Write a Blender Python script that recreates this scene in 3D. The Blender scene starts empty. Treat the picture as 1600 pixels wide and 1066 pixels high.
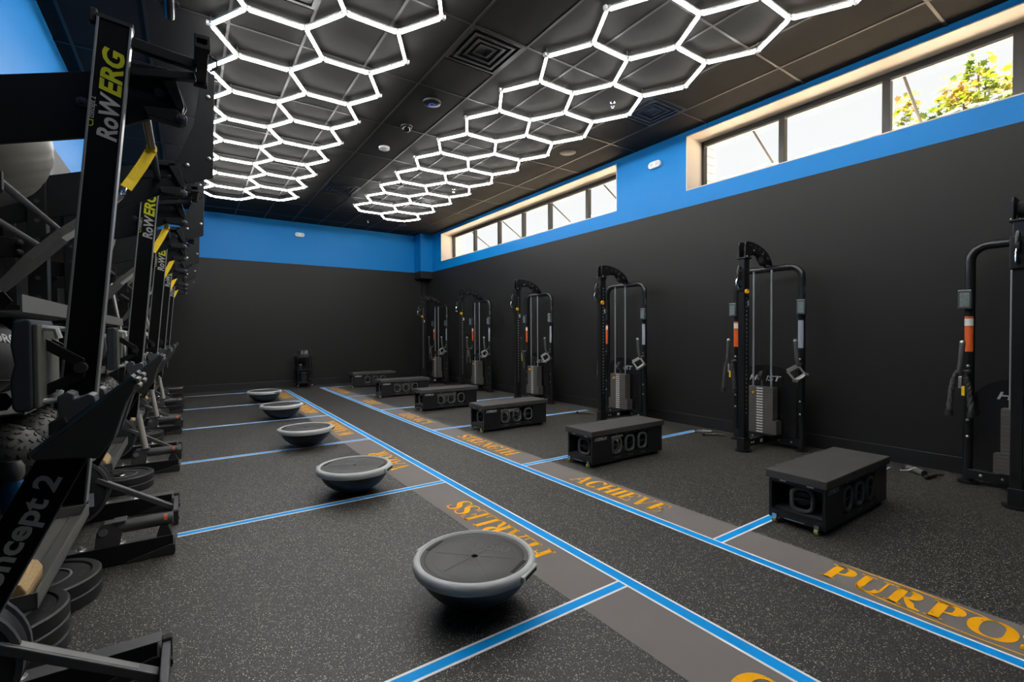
import bpy, bmesh, math, random
from mathutils import Vector, Matrix
random.seed(7)
scn = bpy.context.scene
COL = scn.collection
# ------------------------------------------------------------------ camera, world, sun, exposure
YAW, PITCH, ROLL, CAMZ = 0.6031, -0.0172, -0.0052, 1.3
fw = Vector((math.sin(YAW) * math.cos(PITCH), math.cos(YAW) * math.cos(PITCH), math.sin(PITCH)))
rt = Vector((math.cos(YAW), -math.sin(YAW), 0)); up = rt.cross(fw)
r2 = math.cos(ROLL) * rt + math.sin(ROLL) * up; u2 = -math.sin(ROLL) * rt + math.cos(ROLL) * up
cam_d = bpy.data.cameras.new('camera'); cam = bpy.data.objects.new('camera', cam_d); COL.objects.link(cam)
cam.matrix_world = Matrix(((r2.x, u2.x, -fw.x, 0), (r2.y, u2.y, -fw.y, 0), (r2.z, u2.z, -fw.z, CAMZ), (0, 0, 0, 1)))
cam_d.sensor_width = 36; cam_d.lens = 736.72 / 1600 * 36; cam_d.clip_start = 0.02
scn.camera = cam
w = bpy.data.worlds.new('overcast_sky'); scn.world = w; w.use_nodes = True
w.node_tree.nodes['Background'].inputs[0].default_value = (1.0, 1.0, 1.0, 1)
w.node_tree.nodes['Background'].inputs[1].default_value = 0.80
sun_d = bpy.data.lights.new('sun', 'SUN'); sun = bpy.data.objects.new('sun', sun_d); COL.objects.link(sun)
sun_d.energy = 78.0; sun_d.angle = 0.02; sun_d.color = (1.0, 0.88, 0.76)
sun.rotation_euler = (math.radians(8), math.radians(-30), 0)      # comes over the roof from the -X side
TUBE_E = 33.0
vs = scn.view_settings
vs.view_transform = 'Standard'; vs.look = 'None'; vs.exposure = 0.42; vs.gamma = 1.0; vs.use_curve_mapping = False

# ------------------------------------------------------------------ materials
MATS = {}
def srgb(r, g, b):
    f = lambda c: (c / 255) / 12.92 if c / 255 <= .04045 else ((c / 255 + .055) / 1.055) ** 2.4
    return (f(r), f(g), f(b), 1)
def mat(name, col, rough=.5, metal=0, var=0, vscale=8, bump=0, bscale=200, emit=0, spec=.5, coat=0):
    if name in MATS: return MATS[name]
    m = bpy.data.materials.new(name); m.use_nodes = True; nt = m.node_tree; b = nt.nodes['Principled BSDF']
    b.inputs['Base Color'].default_value = col; b.inputs['Roughness'].default_value = rough; b.inputs['Metallic'].default_value = metal
    b.inputs['Specular IOR Level'].default_value = spec
    if coat: b.inputs['Coat Weight'].default_value = coat
    if emit: b.inputs['Emission Color'].default_value = col; b.inputs['Emission Strength'].default_value = emit
    tc = nt.nodes.new('ShaderNodeTexCoord')
    if var:
        n = nt.nodes.new('ShaderNodeTexNoise'); n.inputs['Scale'].default_value = vscale; n.inputs['Detail'].default_value = 5
        nt.links.new(tc.outputs['Object'], n.inputs['Vector'])
        mx = nt.nodes.new('ShaderNodeMix'); mx.data_type = 'RGBA'; nt.links.new(n.outputs['Fac'], mx.inputs['Factor'])
        mx.inputs['A'].default_value = tuple(c * (1 - var) for c in col[:3]) + (1,)
        mx.inputs['B'].default_value = tuple(min(1, c * (1 + var)) for c in col[:3]) + (1,)
        nt.links.new(mx.outputs['Result'], b.inputs['Base Color'])
    if bump:
        n2 = nt.nodes.new('ShaderNodeTexNoise'); n2.inputs['Scale'].default_value = bscale; n2.inputs['Detail'].default_value = 3
        nt.links.new(tc.outputs['Object'], n2.inputs['Vector'])
        bp = nt.nodes.new('ShaderNodeBump'); bp.inputs['Strength'].default_value = bump; bp.inputs['Distance'].default_value = .003
        nt.links.new(n2.outputs['Fac'], bp.inputs['Height']); nt.links.new(bp.outputs['Normal'], b.inputs['Normal'])
    MATS[name] = m
    return m
black_metal = mat('black_metal', (.008, .0085, .0095, 1), .4, 0, .25, 30, .06, 300, spec=.35)
frame_metal = mat('satin_black_tube', (.010, .0105, .0115, 1), .28, 0, .2, 12)
plate_metal = mat('black_plate', (.007, .0075, .0085, 1), .5, 0, .2, 10, .05, 400, spec=.28)
grey_metal = mat('grey_metal', (.16, .16, .15, 1), .45, .3, .15, 12)
leg_grey = mat('leg_grey', (.085, .085, .09, 1), .42, .3, .15, 12)
chrome = mat('chrome', (.62, .63, .64, 1), .22, 1, .05, 20)
brushed = mat('brushed_steel', (.55, .54, .50, 1), .35, .9, .1, 30)
rubber = mat('black_rubber', (.014, .014, .014, 1), .75, 0, .3, 20, .2, 150)
plate_rubber = mat('bumper_rubber', (.012, .0125, .013, 1), .5, 0, .3, 20, .08, 150)
grey_rubber = mat('grey_rubber', (.080, .080, .080, 1), .7, 0, .2, 20, .2, 200)
pad_vinyl = mat('bench_top', (.055, .053, .050, 1), .62, 0, .25, 6, .2, 260)
bench_black = mat('bench_laminate', (.010, .0105, .012, 1), .42, 0, .2, 14)
stack_grey = mat('weight_stack_grey', (.085, .080, .074, 1), .55, 0, .2, 20)
white_pl = mat('white_plastic', (.78, .78, .76, 1), .4, 0, .05, 10)
label_white = mat('label_white', (.62, .63, .62, 1), .5, 0, .3, 60)
label_grey = mat('label_grey', (.33, .36, .42, 1), .5, 0, .3, 60)
orange_pl = mat('sticker_orange', srgb(214, 92, 30), .5, 0, .15, 40)
yellow_pl = mat('knob_yellow', srgb(232, 168, 10), .4, 0, .1, 20)
strap_yellow = mat('strap_yellow', srgb(236, 200, 0), .7, 0, .12, 60, .3, 400)
strap_black = mat('strap_black', (.032, .032, .032, 1), .8, 0, .25, 60, .3, 400)
strap_grey = mat('strap_grey', (.17, .17, .165, 1), .8, 0, .2, 60, .3, 400)
logo_grey = mat('logo_grey', (.46, .46, .44, 1), .55, 0, .1, 10)
logo_light = mat('logo_light', (.42, .42, .41, 1), .5, 0, .1, 10)
logo_yellow = mat('logo_yellow', srgb(196, 200, 8), .5, 0, .08, 10)
seat_foam = mat('seat_foam', (.022, .030, .038, 1), .75, 0, .2, 20, .25, 300)
seat_base = mat('seat_underside', (.10, .10, .085, 1), .6, 0, .2, 20)
foot_grey = mat('footboard_grey', (.027, .0268, .0268, 1), .5, 0, .2, 15, .15, 300)
teal_edge = mat('footboard_edge', (.030, .055, .068, 1), .45, 0, .15, 20)
bosu_rim = mat('trainer_rim', (.52, .54, .53, 1), .5, 0, .08, 10)
bosu_top = mat('trainer_platform', (.044, .043, .041, 1), .55, 0, .35, 5, .15, 120)
bosu_dome = mat('trainer_dome', (.018, .022, .024, 1), .45, 0, .15, 8)
ball_grey = mat('stability_ball', (.20, .19, .16, 1), .42, 0, .12, 4)
ball_leather = mat('wall_ball_leather', (.028, .027, .026, 1), .55, 0, .2, 12, .2, 250)
cork = mat('cork', srgb(188, 158, 112), .8, 0, .3, 90, .3, 200)
blue_pl = mat('blue_vinyl', srgb(16, 88, 134), .35, 0, .1, 10)
vent_black = mat('vent_black', (.006, .006, .0065, 1), .5, 0, .1, 10)
line_blue = mat('line_blue', srgb(0, 158, 238), .6, 0, .08, 3, spec=.15)
line_white = mat('line_white', srgb(240, 242, 242), .6, 0, .03, 3)
strip_grey = mat('strip_grey', srgb(122, 116, 112), .7, 0, .10, 2.5, .1, 300, spec=.2)
reveal_paint = mat('reveal_paint', srgb(212, 202, 188), .6, 0, .03, 3)
frame_bronze = mat('window_bronze', (.030, .028, .025, 1), .4, .3, .1, 8)
stone_mat = mat('stone_block', srgb(128, 120, 108), .85, 0, .25, 5, .5, 40)
canopy_mat = mat('canopy_top', srgb(228, 212, 190), .8, 0, .08, 3)
ground_mat = mat('pavement', srgb(190, 178, 160), .9, 0, .15, 1.5)
bark = mat('bark', srgb(96, 80, 64), .9, 0, .3, 20, .5, 60)
base_black = mat('baseboard_vinyl', (.012, .012, .013, 1), .35, 0, .1, 5)
tgrid = mat('ceiling_grid_metal', (.026, .025, .024, 1), .5, 0, .05, 5, spec=.3)
bin_dark = mat('bin_plastic', (.022, .023, .026, 1), .35, 0, .1, 8)

def leaf_material():
    m = bpy.data.materials.new('maple_leaf'); m.use_nodes = True; nt = m.node_tree; b = nt.nodes['Principled BSDF']
    tc = nt.nodes.new('ShaderNodeTexCoord'); n = nt.nodes.new('ShaderNodeTexNoise'); n.inputs['Scale'].default_value = 2.2; n.inputs['Detail'].default_value = 6
    nt.links.new(tc.outputs['Object'], n.inputs['Vector'])
    cr = nt.nodes.new('ShaderNodeValToRGB'); e = cr.color_ramp.elements
    e[0].position = .32; e[0].color = srgb(46, 76, 14); e[1].position = .70; e[1].color = srgb(160, 112, 48)
    k = e.new(.5); k.color = srgb(92, 104, 16)
    nt.links.new(n.outputs['Fac'], cr.inputs['Fac']); nt.links.new(cr.outputs['Color'], b.inputs['Base Color'])
    tr = nt.nodes.new('ShaderNodeBsdfTranslucent'); nt.links.new(cr.outputs['Color'], tr.inputs['Color'])
    mx = nt.nodes.new('ShaderNodeMixShader'); mx.inputs[0].default_value = .5
    nt.links.new(b.outputs[0], mx.inputs[1]); nt.links.new(tr.outputs[0], mx.inputs[2]); nt.links.new(mx.outputs[0], nt.nodes['Material Output'].inputs[0])
    return m
leaf_mat = leaf_material()
def floor_material():
    m = bpy.data.materials.new('speckled_rubber_floor'); m.use_nodes = True; nt = m.node_tree; b = nt.nodes['Principled BSDF']
    tc = nt.nodes.new('ShaderNodeTexCoord')
    base = (.0170, .0166, .0150, 1)
    prev = None
    for scale, thr, col, dist in ((150, .80, (.48, .445, .355, 1), .36), (260, .70, (.225, .212, .172, 1), .38), (80, .94, (.54, .505, .41, 1), .22)):
        v = nt.nodes.new('ShaderNodeTexVoronoi'); v.inputs['Scale'].default_value = scale; nt.links.new(tc.outputs['Object'], v.inputs['Vector'])
        sp = nt.nodes.new('ShaderNodeSeparateColor'); nt.links.new(v.outputs['Color'], sp.inputs[0])
        a = nt.nodes.new('ShaderNodeMath'); a.operation = 'GREATER_THAN'; a.inputs[1].default_value = thr; nt.links.new(sp.outputs[0], a.inputs[0])
        d = nt.nodes.new('ShaderNodeMath'); d.operation = 'LESS_THAN'; d.inputs[1].default_value = dist; nt.links.new(v.outputs['Distance'], d.inputs[0])
        c = nt.nodes.new('ShaderNodeMath'); c.operation = 'MULTIPLY'; nt.links.new(a.outputs[0], c.inputs[0]); nt.links.new(d.outputs[0], c.inputs[1])
        mx = nt.nodes.new('ShaderNodeMix'); mx.data_type = 'RGBA'; nt.links.new(c.outputs[0], mx.inputs['Factor'])
        if prev is None:
            n = nt.nodes.new('ShaderNodeTexNoise'); n.inputs['Scale'].default_value = 1.6; n.inputs['Detail'].default_value = 6; nt.links.new(tc.outputs['Object'], n.inputs['Vector'])
            m0 = nt.nodes.new('ShaderNodeMix'); m0.data_type = 'RGBA'; nt.links.new(n.outputs['Fac'], m0.inputs['Factor'])
            m0.inputs['A'].default_value = tuple(x * .8 for x in base[:3]) + (1,); m0.inputs['B'].default_value = tuple(x * 1.25 for x in base[:3]) + (1,)
            prev = m0.outputs['Result']
        nt.links.new(prev, mx.inputs['A']); mx.inputs['B'].default_value = col; prev = mx.outputs['Result']
    nt.links.new(prev, b.inputs['Base Color']); b.inputs['Roughness'].default_value = .55; b.inputs['Specular IOR Level'].default_value = .5
    n2 = nt.nodes.new('ShaderNodeTexNoise'); n2.inputs['Scale'].default_value = 170; nt.links.new(tc.outputs['Object'], n2.inputs['Vector'])
    bp = nt.nodes.new('ShaderNodeBump'); bp.inputs['Strength'].default_value = .35; bp.inputs['Distance'].default_value = .002
    nt.links.new(n2.outputs['Fac'], bp.inputs['Height']); nt.links.new(bp.outputs['Normal'], b.inputs['Normal'])
    return m
def wall_material(zb):
    m = bpy.data.materials.new('two_tone_wall_paint'); m.use_nodes = True; nt = m.node_tree; b = nt.nodes['Principled BSDF']
    g = nt.nodes.new('ShaderNodeNewGeometry'); sx = nt.nodes.new('ShaderNodeSeparateXYZ'); nt.links.new(g.outputs['Position'], sx.inputs[0])
    gt = nt.nodes.new('ShaderNodeMath'); gt.operation = 'GREATER_THAN'; gt.inputs[1].default_value = zb; nt.links.new(sx.outputs['Z'], gt.inputs[0])
    mx = nt.nodes.new('ShaderNodeMix'); mx.data_type = 'RGBA'; nt.links.new(gt.outputs[0], mx.inputs['Factor'])
    mx.inputs['A'].default_value = (.0170, .0167, .0162, 1); mx.inputs['B'].default_value = srgb(0, 120, 192)
    nt.links.new(mx.outputs['Result'], b.inputs['Base Color'])
    b.inputs['Roughness'].default_value = .5; b.inputs['Specular IOR Level'].default_value = .22
    n2 = nt.nodes.new('ShaderNodeTexNoise'); n2.inputs['Scale'].default_value = 220; tc = nt.nodes.new('ShaderNodeTexCoord'); nt.links.new(tc.outputs['Object'], n2.inputs['Vector'])
    bp = nt.nodes.new('ShaderNodeBump'); bp.inputs['Strength'].default_value = .15; bp.inputs['Distance'].default_value = .002
    nt.links.new(n2.outputs['Fac'], bp.inputs['Height']); nt.links.new(bp.outputs['Normal'], b.inputs['Normal'])
    return m
def word_material():
    m = bpy.data.materials.new('word_orange'); m.use_nodes = True; nt = m.node_tree; b = nt.nodes['Principled BSDF']
    tc = nt.nodes.new('ShaderNodeTexCoord'); n = nt.nodes.new('ShaderNodeTexNoise'); n.inputs['Scale'].default_value = 55; n.inputs['Detail'].default_value = 2
    nt.links.new(tc.outputs['Object'], n.inputs['Vector'])
    gt = nt.nodes.new('ShaderNodeMath'); gt.operation = 'GREATER_THAN'; gt.inputs[1].default_value = .70; nt.links.new(n.outputs['Fac'], gt.inputs[0])
    mx = nt.nodes.new('ShaderNodeMix'); mx.data_type = 'RGBA'; nt.links.new(gt.outputs[0], mx.inputs['Factor'])
    mx.inputs['A'].default_value = srgb(255, 178, 16); mx.inputs['B'].default_value = srgb(118, 112, 108)
    nt.links.new(mx.outputs['Result'], b.inputs['Base Color']); b.inputs['Roughness'].default_value = .7; b.inputs['Specular IOR Level'].default_value = .15
    return m
def glass_material():
    m = bpy.data.materials.new('window_glass'); m.use_nodes = True; nt = m.node_tree
    for n in list(nt.nodes):
        if n.type == 'BSDF_PRINCIPLED': nt.nodes.remove(n)
    t = nt.nodes.new('ShaderNodeBsdfTransparent'); t.inputs[0].default_value = (.96, .97, .97, 1)
    g = nt.nodes.new('ShaderNodeBsdfGlossy'); g.inputs['Roughness'].default_value = .02
    mx = nt.nodes.new('ShaderNodeMixShader'); mx.inputs[0].default_value = .025
    nt.links.new(t.outputs[0], mx.inputs[1]); nt.links.new(g.outputs[0], mx.inputs[2]); nt.links.new(mx.outputs[0], nt.nodes['Material Output'].inputs[0])
    return m
def slam_material():
    m = mat('slam_ball_rubber', (.030, .030, .028, 1), .6)
    return m
floor_mat = floor_material(); wall_mat = wall_material(3.045); word_mat = word_material(); glass_mat = glass_material()
tile_mat = mat('black_ceiling_tile', (.0215, .0208, .0200, 1), .85, 0, .10, 3, .35, 260, spec=.12)
tube_mat = mat('led_tube_diffuser', (1.0, .985, .96, 1), .5, emit=TUBE_E)
tube_house = mat('led_tube_housing', (.55, .54, .52, 1), .4, .1)
smoke_acrylic = mat('smoke_acrylic', (.012, .012, .013, 1), .2)
slam_mat = slam_material()

# ------------------------------------------------------------------ mesh helpers
class MB:
    def __init__(s): s.v = []; s.f = []; s.mi = []; s.cur = 0
    def add(s, vs_, fs_):
        o = len(s.v); s.v += [tuple(v) for v in vs_]; s.f += [tuple(i + o for i in f) for f in fs_]; s.mi += [s.cur] * len(fs_); return s
    def box(s, a, b):
        x0, y0, z0 = a; x1, y1, z1 = b
        if x0 > x1: x0, x1 = x1, x0
        if y0 > y1: y0, y1 = y1, y0
        if z0 > z1: z0, z1 = z1, z0
        return s.add([(x0, y0, z0), (x1, y0, z0), (x1, y1, z0), (x0, y1, z0), (x0, y0, z1), (x1, y0, z1), (x1, y1, z1), (x0, y1, z1)],
                     [(0, 3, 2, 1), (4, 5, 6, 7), (0, 1, 5, 4), (1, 2, 6, 5), (2, 3, 7, 6), (3, 0, 4, 7)])
    def bar(s, p, q, w_, h_, upv=(0, 0, 1)):
        p, q = Vector(p), Vector(q); d = (q - p).normalized(); u = Vector(upv)
        if abs(d.dot(u)) > .98: u = Vector((1, 0, 0)) if abs(d.x) < .9 else Vector((0, 1, 0))
        a = d.cross(u).normalized(); b = a.cross(d).normalized()
        vs_ = []
        for c in (p, q):
            for i, j in ((-1, -1), (1, -1), (1, 1), (-1, 1)): vs_.append(c + a * (i * w_ / 2) + b * (j * h_ / 2))
        return s.add(vs_, [(0, 3, 2, 1), (4, 5, 6, 7), (0, 1, 5, 4), (1, 2, 6, 5), (2, 3, 7, 6), (3, 0, 4, 7)])
    def cyl(s, p, q, r, n=14, r1=None, cap=True):
        p, q = Vector(p), Vector(q); d = (q - p).normalized(); u = Vector((0, 0, 1))
        if abs(d.z) > .95: u = Vector((1, 0, 0))
        a = d.cross(u).normalized(); b = d.cross(a); r1 = r if r1 is None else r1; vs_ = []
        for c, rr in ((p, r), (q, r1)):
            for i in range(n): t = 2 * math.pi * i / n; vs_.append(c + (a * math.cos(t) + b * math.sin(t)) * rr)
        fs_ = [(i, (i + 1) % n, n + (i + 1) % n, n + i) for i in range(n)]
        if cap: fs_ += [tuple(range(n - 1, -1, -1)), tuple(range(n, 2 * n))]
        return s.add(vs_, fs_)
    def tube(s, pts, r, n=10, closed=False):
        pts = [Vector(p) for p in pts]; m = len(pts); rings = []
        a = None
        for i in range(m):
            if closed: d = (pts[(i + 1) % m] - pts[i - 1]).normalized()
            else: d = (pts[min(i + 1, m - 1)] - pts[max(i - 1, 0)]).normalized()
            if a is None:
                u = Vector((0, 0, 1)) if abs(d.z) < .9 else Vector((1, 0, 0)); a = d.cross(u).normalized()
            else:
                a = (a - d * a.dot(d)).normalized()
            b = d.cross(a); rr = r[i] if isinstance(r, (list, tuple)) else r
            rings.append([pts[i] + (a * math.cos(2 * math.pi * k / n) + b * math.sin(2 * math.pi * k / n)) * rr for k in range(n)])
        vs_ = [v for R_ in rings for v in R_]; fs_ = []
        for i in range(m if closed else m - 1):
            j = (i + 1) % m
            for k in range(n): fs_.append((i * n + k, i * n + (k + 1) % n, j * n + (k + 1) % n, j * n + k))
        if not closed: fs_ += [tuple(range(n - 1, -1, -1)), tuple((m - 1) * n + k for k in range(n))]
        return s.add(vs_, fs_)
    def lathe(s, prof, c=(0, 0, 0), n=40, axis='z'):
        c = Vector(c); vs_ = []; m = len(prof)
        for r, z in prof:
            for k in range(n):
                t = 2 * math.pi * k / n
                v = {'z': (r * math.cos(t), r * math.sin(t), z), 'x': (z, r * math.cos(t), r * math.sin(t)), 'y': (r * math.sin(t), z, r * math.cos(t))}[axis]
                vs_.append(c + Vector(v))
        fs_ = []
        for i in range(m - 1):
            for k in range(n): fs_.append((i * n + k, i * n + (k + 1) % n, (i + 1) * n + (k + 1) % n, (i + 1) * n + k))
        return s.add(vs_, fs_)
    def prism(s, poly, a, b, plane='xz'):
        n = len(poly); vs_ = []
        for t in (a, b):
            for p in poly: vs_.append({'xz': (p[0], t, p[1]), 'yz': (t, p[0], p[1]), 'xy': (p[0], p[1], t)}[plane])
        fs_ = [tuple(range(n)), tuple(range(2 * n - 1, n - 1, -1))] + [(i, n + i, n + (i + 1) % n, (i + 1) % n) for i in range(n)]
        return s.add(vs_, fs_)
    def sphere(s, c, r, nu=24, nv=14, sc=(1, 1, 1)):
        prof = [(r * math.sin(math.pi * i / nv), -r * math.cos(math.pi * i / nv)) for i in range(nv + 1)]
        o = len(s.v); s.lathe([(max(a, 1e-4), b) for a, b in prof], (0, 0, 0), nu)
        for i in range(o, len(s.v)):
            v = s.v[i]; s.v[i] = (v[0] * sc[0] + c[0], v[1] * sc[1] + c[1], v[2] * sc[2] + c[2])
        return s
    def build(s, name, m, parent=None, smooth=False, bevel=0, seg=2):
        me = bpy.data.meshes.new(name); me.from_pydata(s.v, [], s.f)
        ms = m if isinstance(m, (list, tuple)) else [m]
        for q in ms: me.materials.append(q)
        if len(ms) > 1: me.polygons.foreach_set('material_index', s.mi)
        bm = bmesh.new(); bm.from_mesh(me); bmesh.ops.recalc_face_normals(bm, faces=bm.faces); bm.to_mesh(me); bm.free()
        if smooth:
            me.polygons.foreach_set('use_smooth', [True] * len(me.polygons))
            try: me.set_sharp_from_angle(angle=math.radians(40))
            except Exception: pass
        o = bpy.data.objects.new(name, me); COL.objects.link(o)
        if parent: o.parent = parent
        if bevel:
            bv = o.modifiers.new('bevel', 'BEVEL'); bv.width = bevel; bv.segments = seg; bv.limit_method = 'ANGLE'
        return o
def tag(o, label=None, cat=None, group=None, kind=None):
    if label: o['label'] = label
    if cat: o['category'] = cat
    if group: o['group'] = group
    if kind: o['kind'] = kind
    return o
def thing(name, label, cat, loc=(0, 0, 0), group=None):
    o = bpy.data.objects.new(name, None); COL.objects.link(o); o.location = loc; o.empty_display_size = .1
    return tag(o, label, cat, group)
def copy_tree(o, parent=None):
    c = o.copy(); COL.objects.link(c)
    if parent is not None: c.parent = parent
    for ch in [x for x in CH.get(o.name, [])]: copy_tree(ch, c)
    return c
CH = {}
def index_children():
    CH.clear()
    for o in bpy.data.objects:
        if o.parent: CH.setdefault(o.parent.name, []).append(o)
def child(name, data, parent, loc=(0, 0, 0), rot=(0, 0, 0)):
    o = bpy.data.objects.new(name, data); COL.objects.link(o); o.parent = parent; o.location = loc; o.rotation_euler = rot; return o
def data_of(mb, name, m, smooth=False):
    o = mb.build(name, m, None, smooth); d = o.data; bpy.data.objects.remove(o); return d
_txt = {}
def text_mesh(body, bold=0.0, shear=0.0, space=1.0):
    k = (body, bold, shear, space)
    if k not in _txt:
        cu = bpy.data.curves.new('t', 'FONT'); cu.body = body; cu.size = 1; cu.offset = bold; cu.shear = shear; cu.space_character = space; cu.resolution_u = 3
        ob = bpy.data.objects.new('t', cu); COL.objects.link(ob); bpy.context.view_layer.update()
        me = bpy.data.meshes.new_from_object(ob); bpy.data.objects.remove(ob); bpy.data.curves.remove(cu)
        vs_ = [tuple(v.co[:2]) for v in me.vertices]; fs_ = [tuple(p.vertices) for p in me.polygons]
        xs = [v[0] for v in vs_]; ys = [v[1] for v in vs_]; x0, x1, y0 = min(xs), max(xs), min(ys)
        _txt[k] = ([(v[0] - x0, v[1]) for v in vs_], fs_, x1 - x0); bpy.data.meshes.remove(me)
    return _txt[k]
def lettering(name, body, origin, right, upv, size, m, parent=None, bold=0.0, shear=0.0, width=None, lift=.0012, space=1.0):
    """flat printed lettering: glyph x along right, y along upv"""
    vs_, fs_, wd = text_mesh(body, bold, shear, space); R_, U_ = Vector(right).normalized(), Vector(upv).normalized(); N_ = R_.cross(U_)
    sx = (width / wd) if width else size; mb = MB()
    mb.add([Vector(origin) + R_ * (v[0] * sx) + U_ * (v[1] * size) + N_ * lift for v in vs_], fs_)
    me = bpy.data.meshes.new(name); me.from_pydata(mb.v, [], mb.f); me.materials.append(m)
    o = bpy.data.objects.new(name, me); COL.objects.link(o)
    if parent: o.parent = parent
    return o
def arc(cx, cz, r, a0, a1, n):
    return [(cx + r * math.cos(math.radians(a0 + (a1 - a0) * i / n)), cz + r * math.sin(math.radians(a0 + (a1 - a0) * i / n))) for i in range(n + 1)]

# ------------------------------------------------------------------ room shell
X0, X1, Y0, Y1, ZC = -1.0, 5.77, -3.0, 12.77, 4.09
fl = MB().box((X0 - .2, Y0 - .2, -.12), (X1 + .3, Y1 + .2, 0)).build('floor', floor_mat)
tag(fl, 'black speckled rubber gym floor', None, kind='structure')
wl = MB().box((X0 - .2, Y0 - .2, 0), (X0, Y1 + .2, ZC + .05)).build('wall_left', wall_mat); tag(wl, 'left wall, black below and blue above', kind='structure')
wb = MB().box((X0, Y1, 0), (X1, Y1 + .2, ZC + .05)).build('wall_back', wall_mat); tag(wb, 'back wall, black below and blue above', kind='structure')
wn = MB().box((X0, Y0 - .2, 0), (X1, Y0, ZC + .05)).build('wall_front', wall_mat); tag(wn, 'wall behind the camera, black below and blue above', kind='structure')
ZS, ZH, WD = 3.27, 4.03, .45
W1 = (5.36, 11.79); W2 = (-1.3, 4.07)
m = MB().box((X1, Y0 - .2, 0), (X1 + WD, Y1 + .2, ZS)).box((X1, Y0 - .2, ZH), (X1 + WD, Y1 + .2, ZC + .35))
for a, b in ((Y0 - .2, W2[0]), (W2[1], W1[0]), (W1[1], Y1 + .2)): m.box((X1, a, ZS), (X1 + WD, b, ZH))
wr = m.build('wall_right', wall_mat); tag(wr, 'right wall with high windows, black below and blue above', kind='structure')
cb = MB().box((5.40, 12.33, 2.85), (X1, Y1, ZC)).build('trim_1', wall_mat, bevel=.004); tag(cb, 'boxed-in column stub in the far right corner', kind='structure')
cd = MB().box((5.60, 12.68, 0.1), (5.625, 12.76, 2.85)).build('trim_2', base_black); tag(cd, 'thin black conduit running down from the corner box', kind='structure')
for nm, a, b in (('baseboard_right', (X1 - .015, Y0, 0), (X1, Y1, .15)), ('baseboard_back', (X0, Y1 - .015, 0), (X1 - .015, Y1, .15)), ('baseboard_left', (X0, Y0, 0), (X0 + .015, Y1 - .015, .15))):
    o = MB().box(a, b).build(nm, base_black, bevel=.004); tag(o, nm.split('_')[1] + ' black vinyl baseboard', kind='structure')
# ceiling: slab, tiles, grid bars
ce = MB().box((X0 - .2, Y0 - .2, ZC + .03), (X1 + .05, Y1 + .2, ZC + .35)).build('ceiling', mat('plenum', (.01, .01, .01, 1), .9)); tag(ce, 'dark suspended tile ceiling', kind='structure')
xl = [X0] + sorted([5.2 - .607 * k for k in range(11)]) + [X1]
yl = [Y0] + [2.536 + 1.207 * k for k in range(-4, 9)] + [Y1]
yl = sorted(set([round(y, 4) for y in yl if Y0 <= y <= Y1]))
vents = [(2.468, 4.045), (4.896, 3.94), (2.468, 9.37), (4.29, 9.37), (.648, 4.045)]
vent_cells = {}
def cell(x, y):
    i = max(k for k in range(len(xl) - 1) if xl[k] <= x); j = max(k for k in range(len(yl) - 1) if yl[k] <= y); return i, j
for vx, vy in vents: vent_cells[cell(vx, vy)] = (vx, vy)
tile_cache = {}
def tile(x0, x1, y0, y1):
    g = .010; k = (round(x1 - x0, 3), round(y1 - y0, 3))
    if k not in tile_cache:
        hx, hy = (x1 - x0) / 2 - g, (y1 - y0) / 2 - g
        tile_cache[k] = data_of(MB().box((-hx, -hy, 0), (hx, hy, .022)), 'ceiling_tile', tile_mat)
    child('ceiling_tile', tile_cache[k], ce, ((x0 + x1) / 2, (y0 + y1) / 2, ZC + .001))
for i in range(len(xl) - 1):
    for j in range(len(yl) - 1):
        if (i, j) in vent_cells:
            vy = vent_cells[(i, j)][1]; a, b = yl[j], yl[j + 1]
            lo, hi = vy - .303, vy + .303
            if lo - a > .15: tile(xl[i], xl[i + 1], a, lo)
            if b - hi > .15: tile(xl[i], xl[i + 1], hi, b)
        else: tile(xl[i], xl[i + 1], yl[j], yl[j + 1])
for x in xl[1:-1]: MB().box((x - .012, Y0, ZC - .004), (x + .012, Y1, ZC + .03)).build('grid_bar', tgrid, ce)
for y in yl[1:-1]: MB().box((X0, y - .012, ZC - .003), (X1, y + .012, ZC + .029)).build('grid_bar', tgrid, ce)
# windows
def window(idx, ya, yb, mull, lab):
    wn_ = MB().box((6.115, ya, ZH - .075), (6.195, yb, ZH)).box((6.115, ya, ZS), (6.195, yb, ZS + .035)).box((6.115, ya, ZS), (6.195, ya + .05, ZH)).box((6.115, yb - .05, ZS), (6.195, yb, ZH)).build('window_%d' % idx, frame_bronze, bevel=.004)
    tag(wn_, lab, kind='structure')
    ys = sorted([ya + .05] + mull + [yb - .05])
    for y in mull: MB().box((6.115, y - .035, ZS + .035), (6.195, y + .035, ZH - .075)).build('mullion', frame_bronze, wn_, bevel=.004)
    for a, b in zip(ys[:-1], ys[1:]):
        MB().box((6.152, a, ZS + .03), (6.158, b, ZH - .07)).build('pane', glass_mat, wn_)
        MB().box((6.120, a + .03, ZH - .10), (6.145, b - .03, ZH - .075)).build('glazing_bead', grey_metal, wn_)
    tr_ = MB().box((X1 - .002, ya, ZH - .012), (6.115, yb, ZH)).box((X1 - .002, ya, ZS), (6.115, yb, ZS + .012)).box((X1 - .002, yb - .012, ZS), (6.115, yb, ZH)).box((X1 - .002, ya, ZS), (6.115, ya + .012, ZH)).build('trim_%d' % (idx + 2), reveal_paint)
    tag(tr_, 'cream painted reveal lining ' + ('the far window' if idx == 1 else 'the near window'), kind='structure')
window(1, *W1, [6.42, 7.53, 8.45, 9.43, 10.58], 'long high ribbon window in the far half of the right wall')
window(2, *W2, [2.955, 1.89, .925, -.1], 'long high ribbon window in the near half of the right wall')

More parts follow.
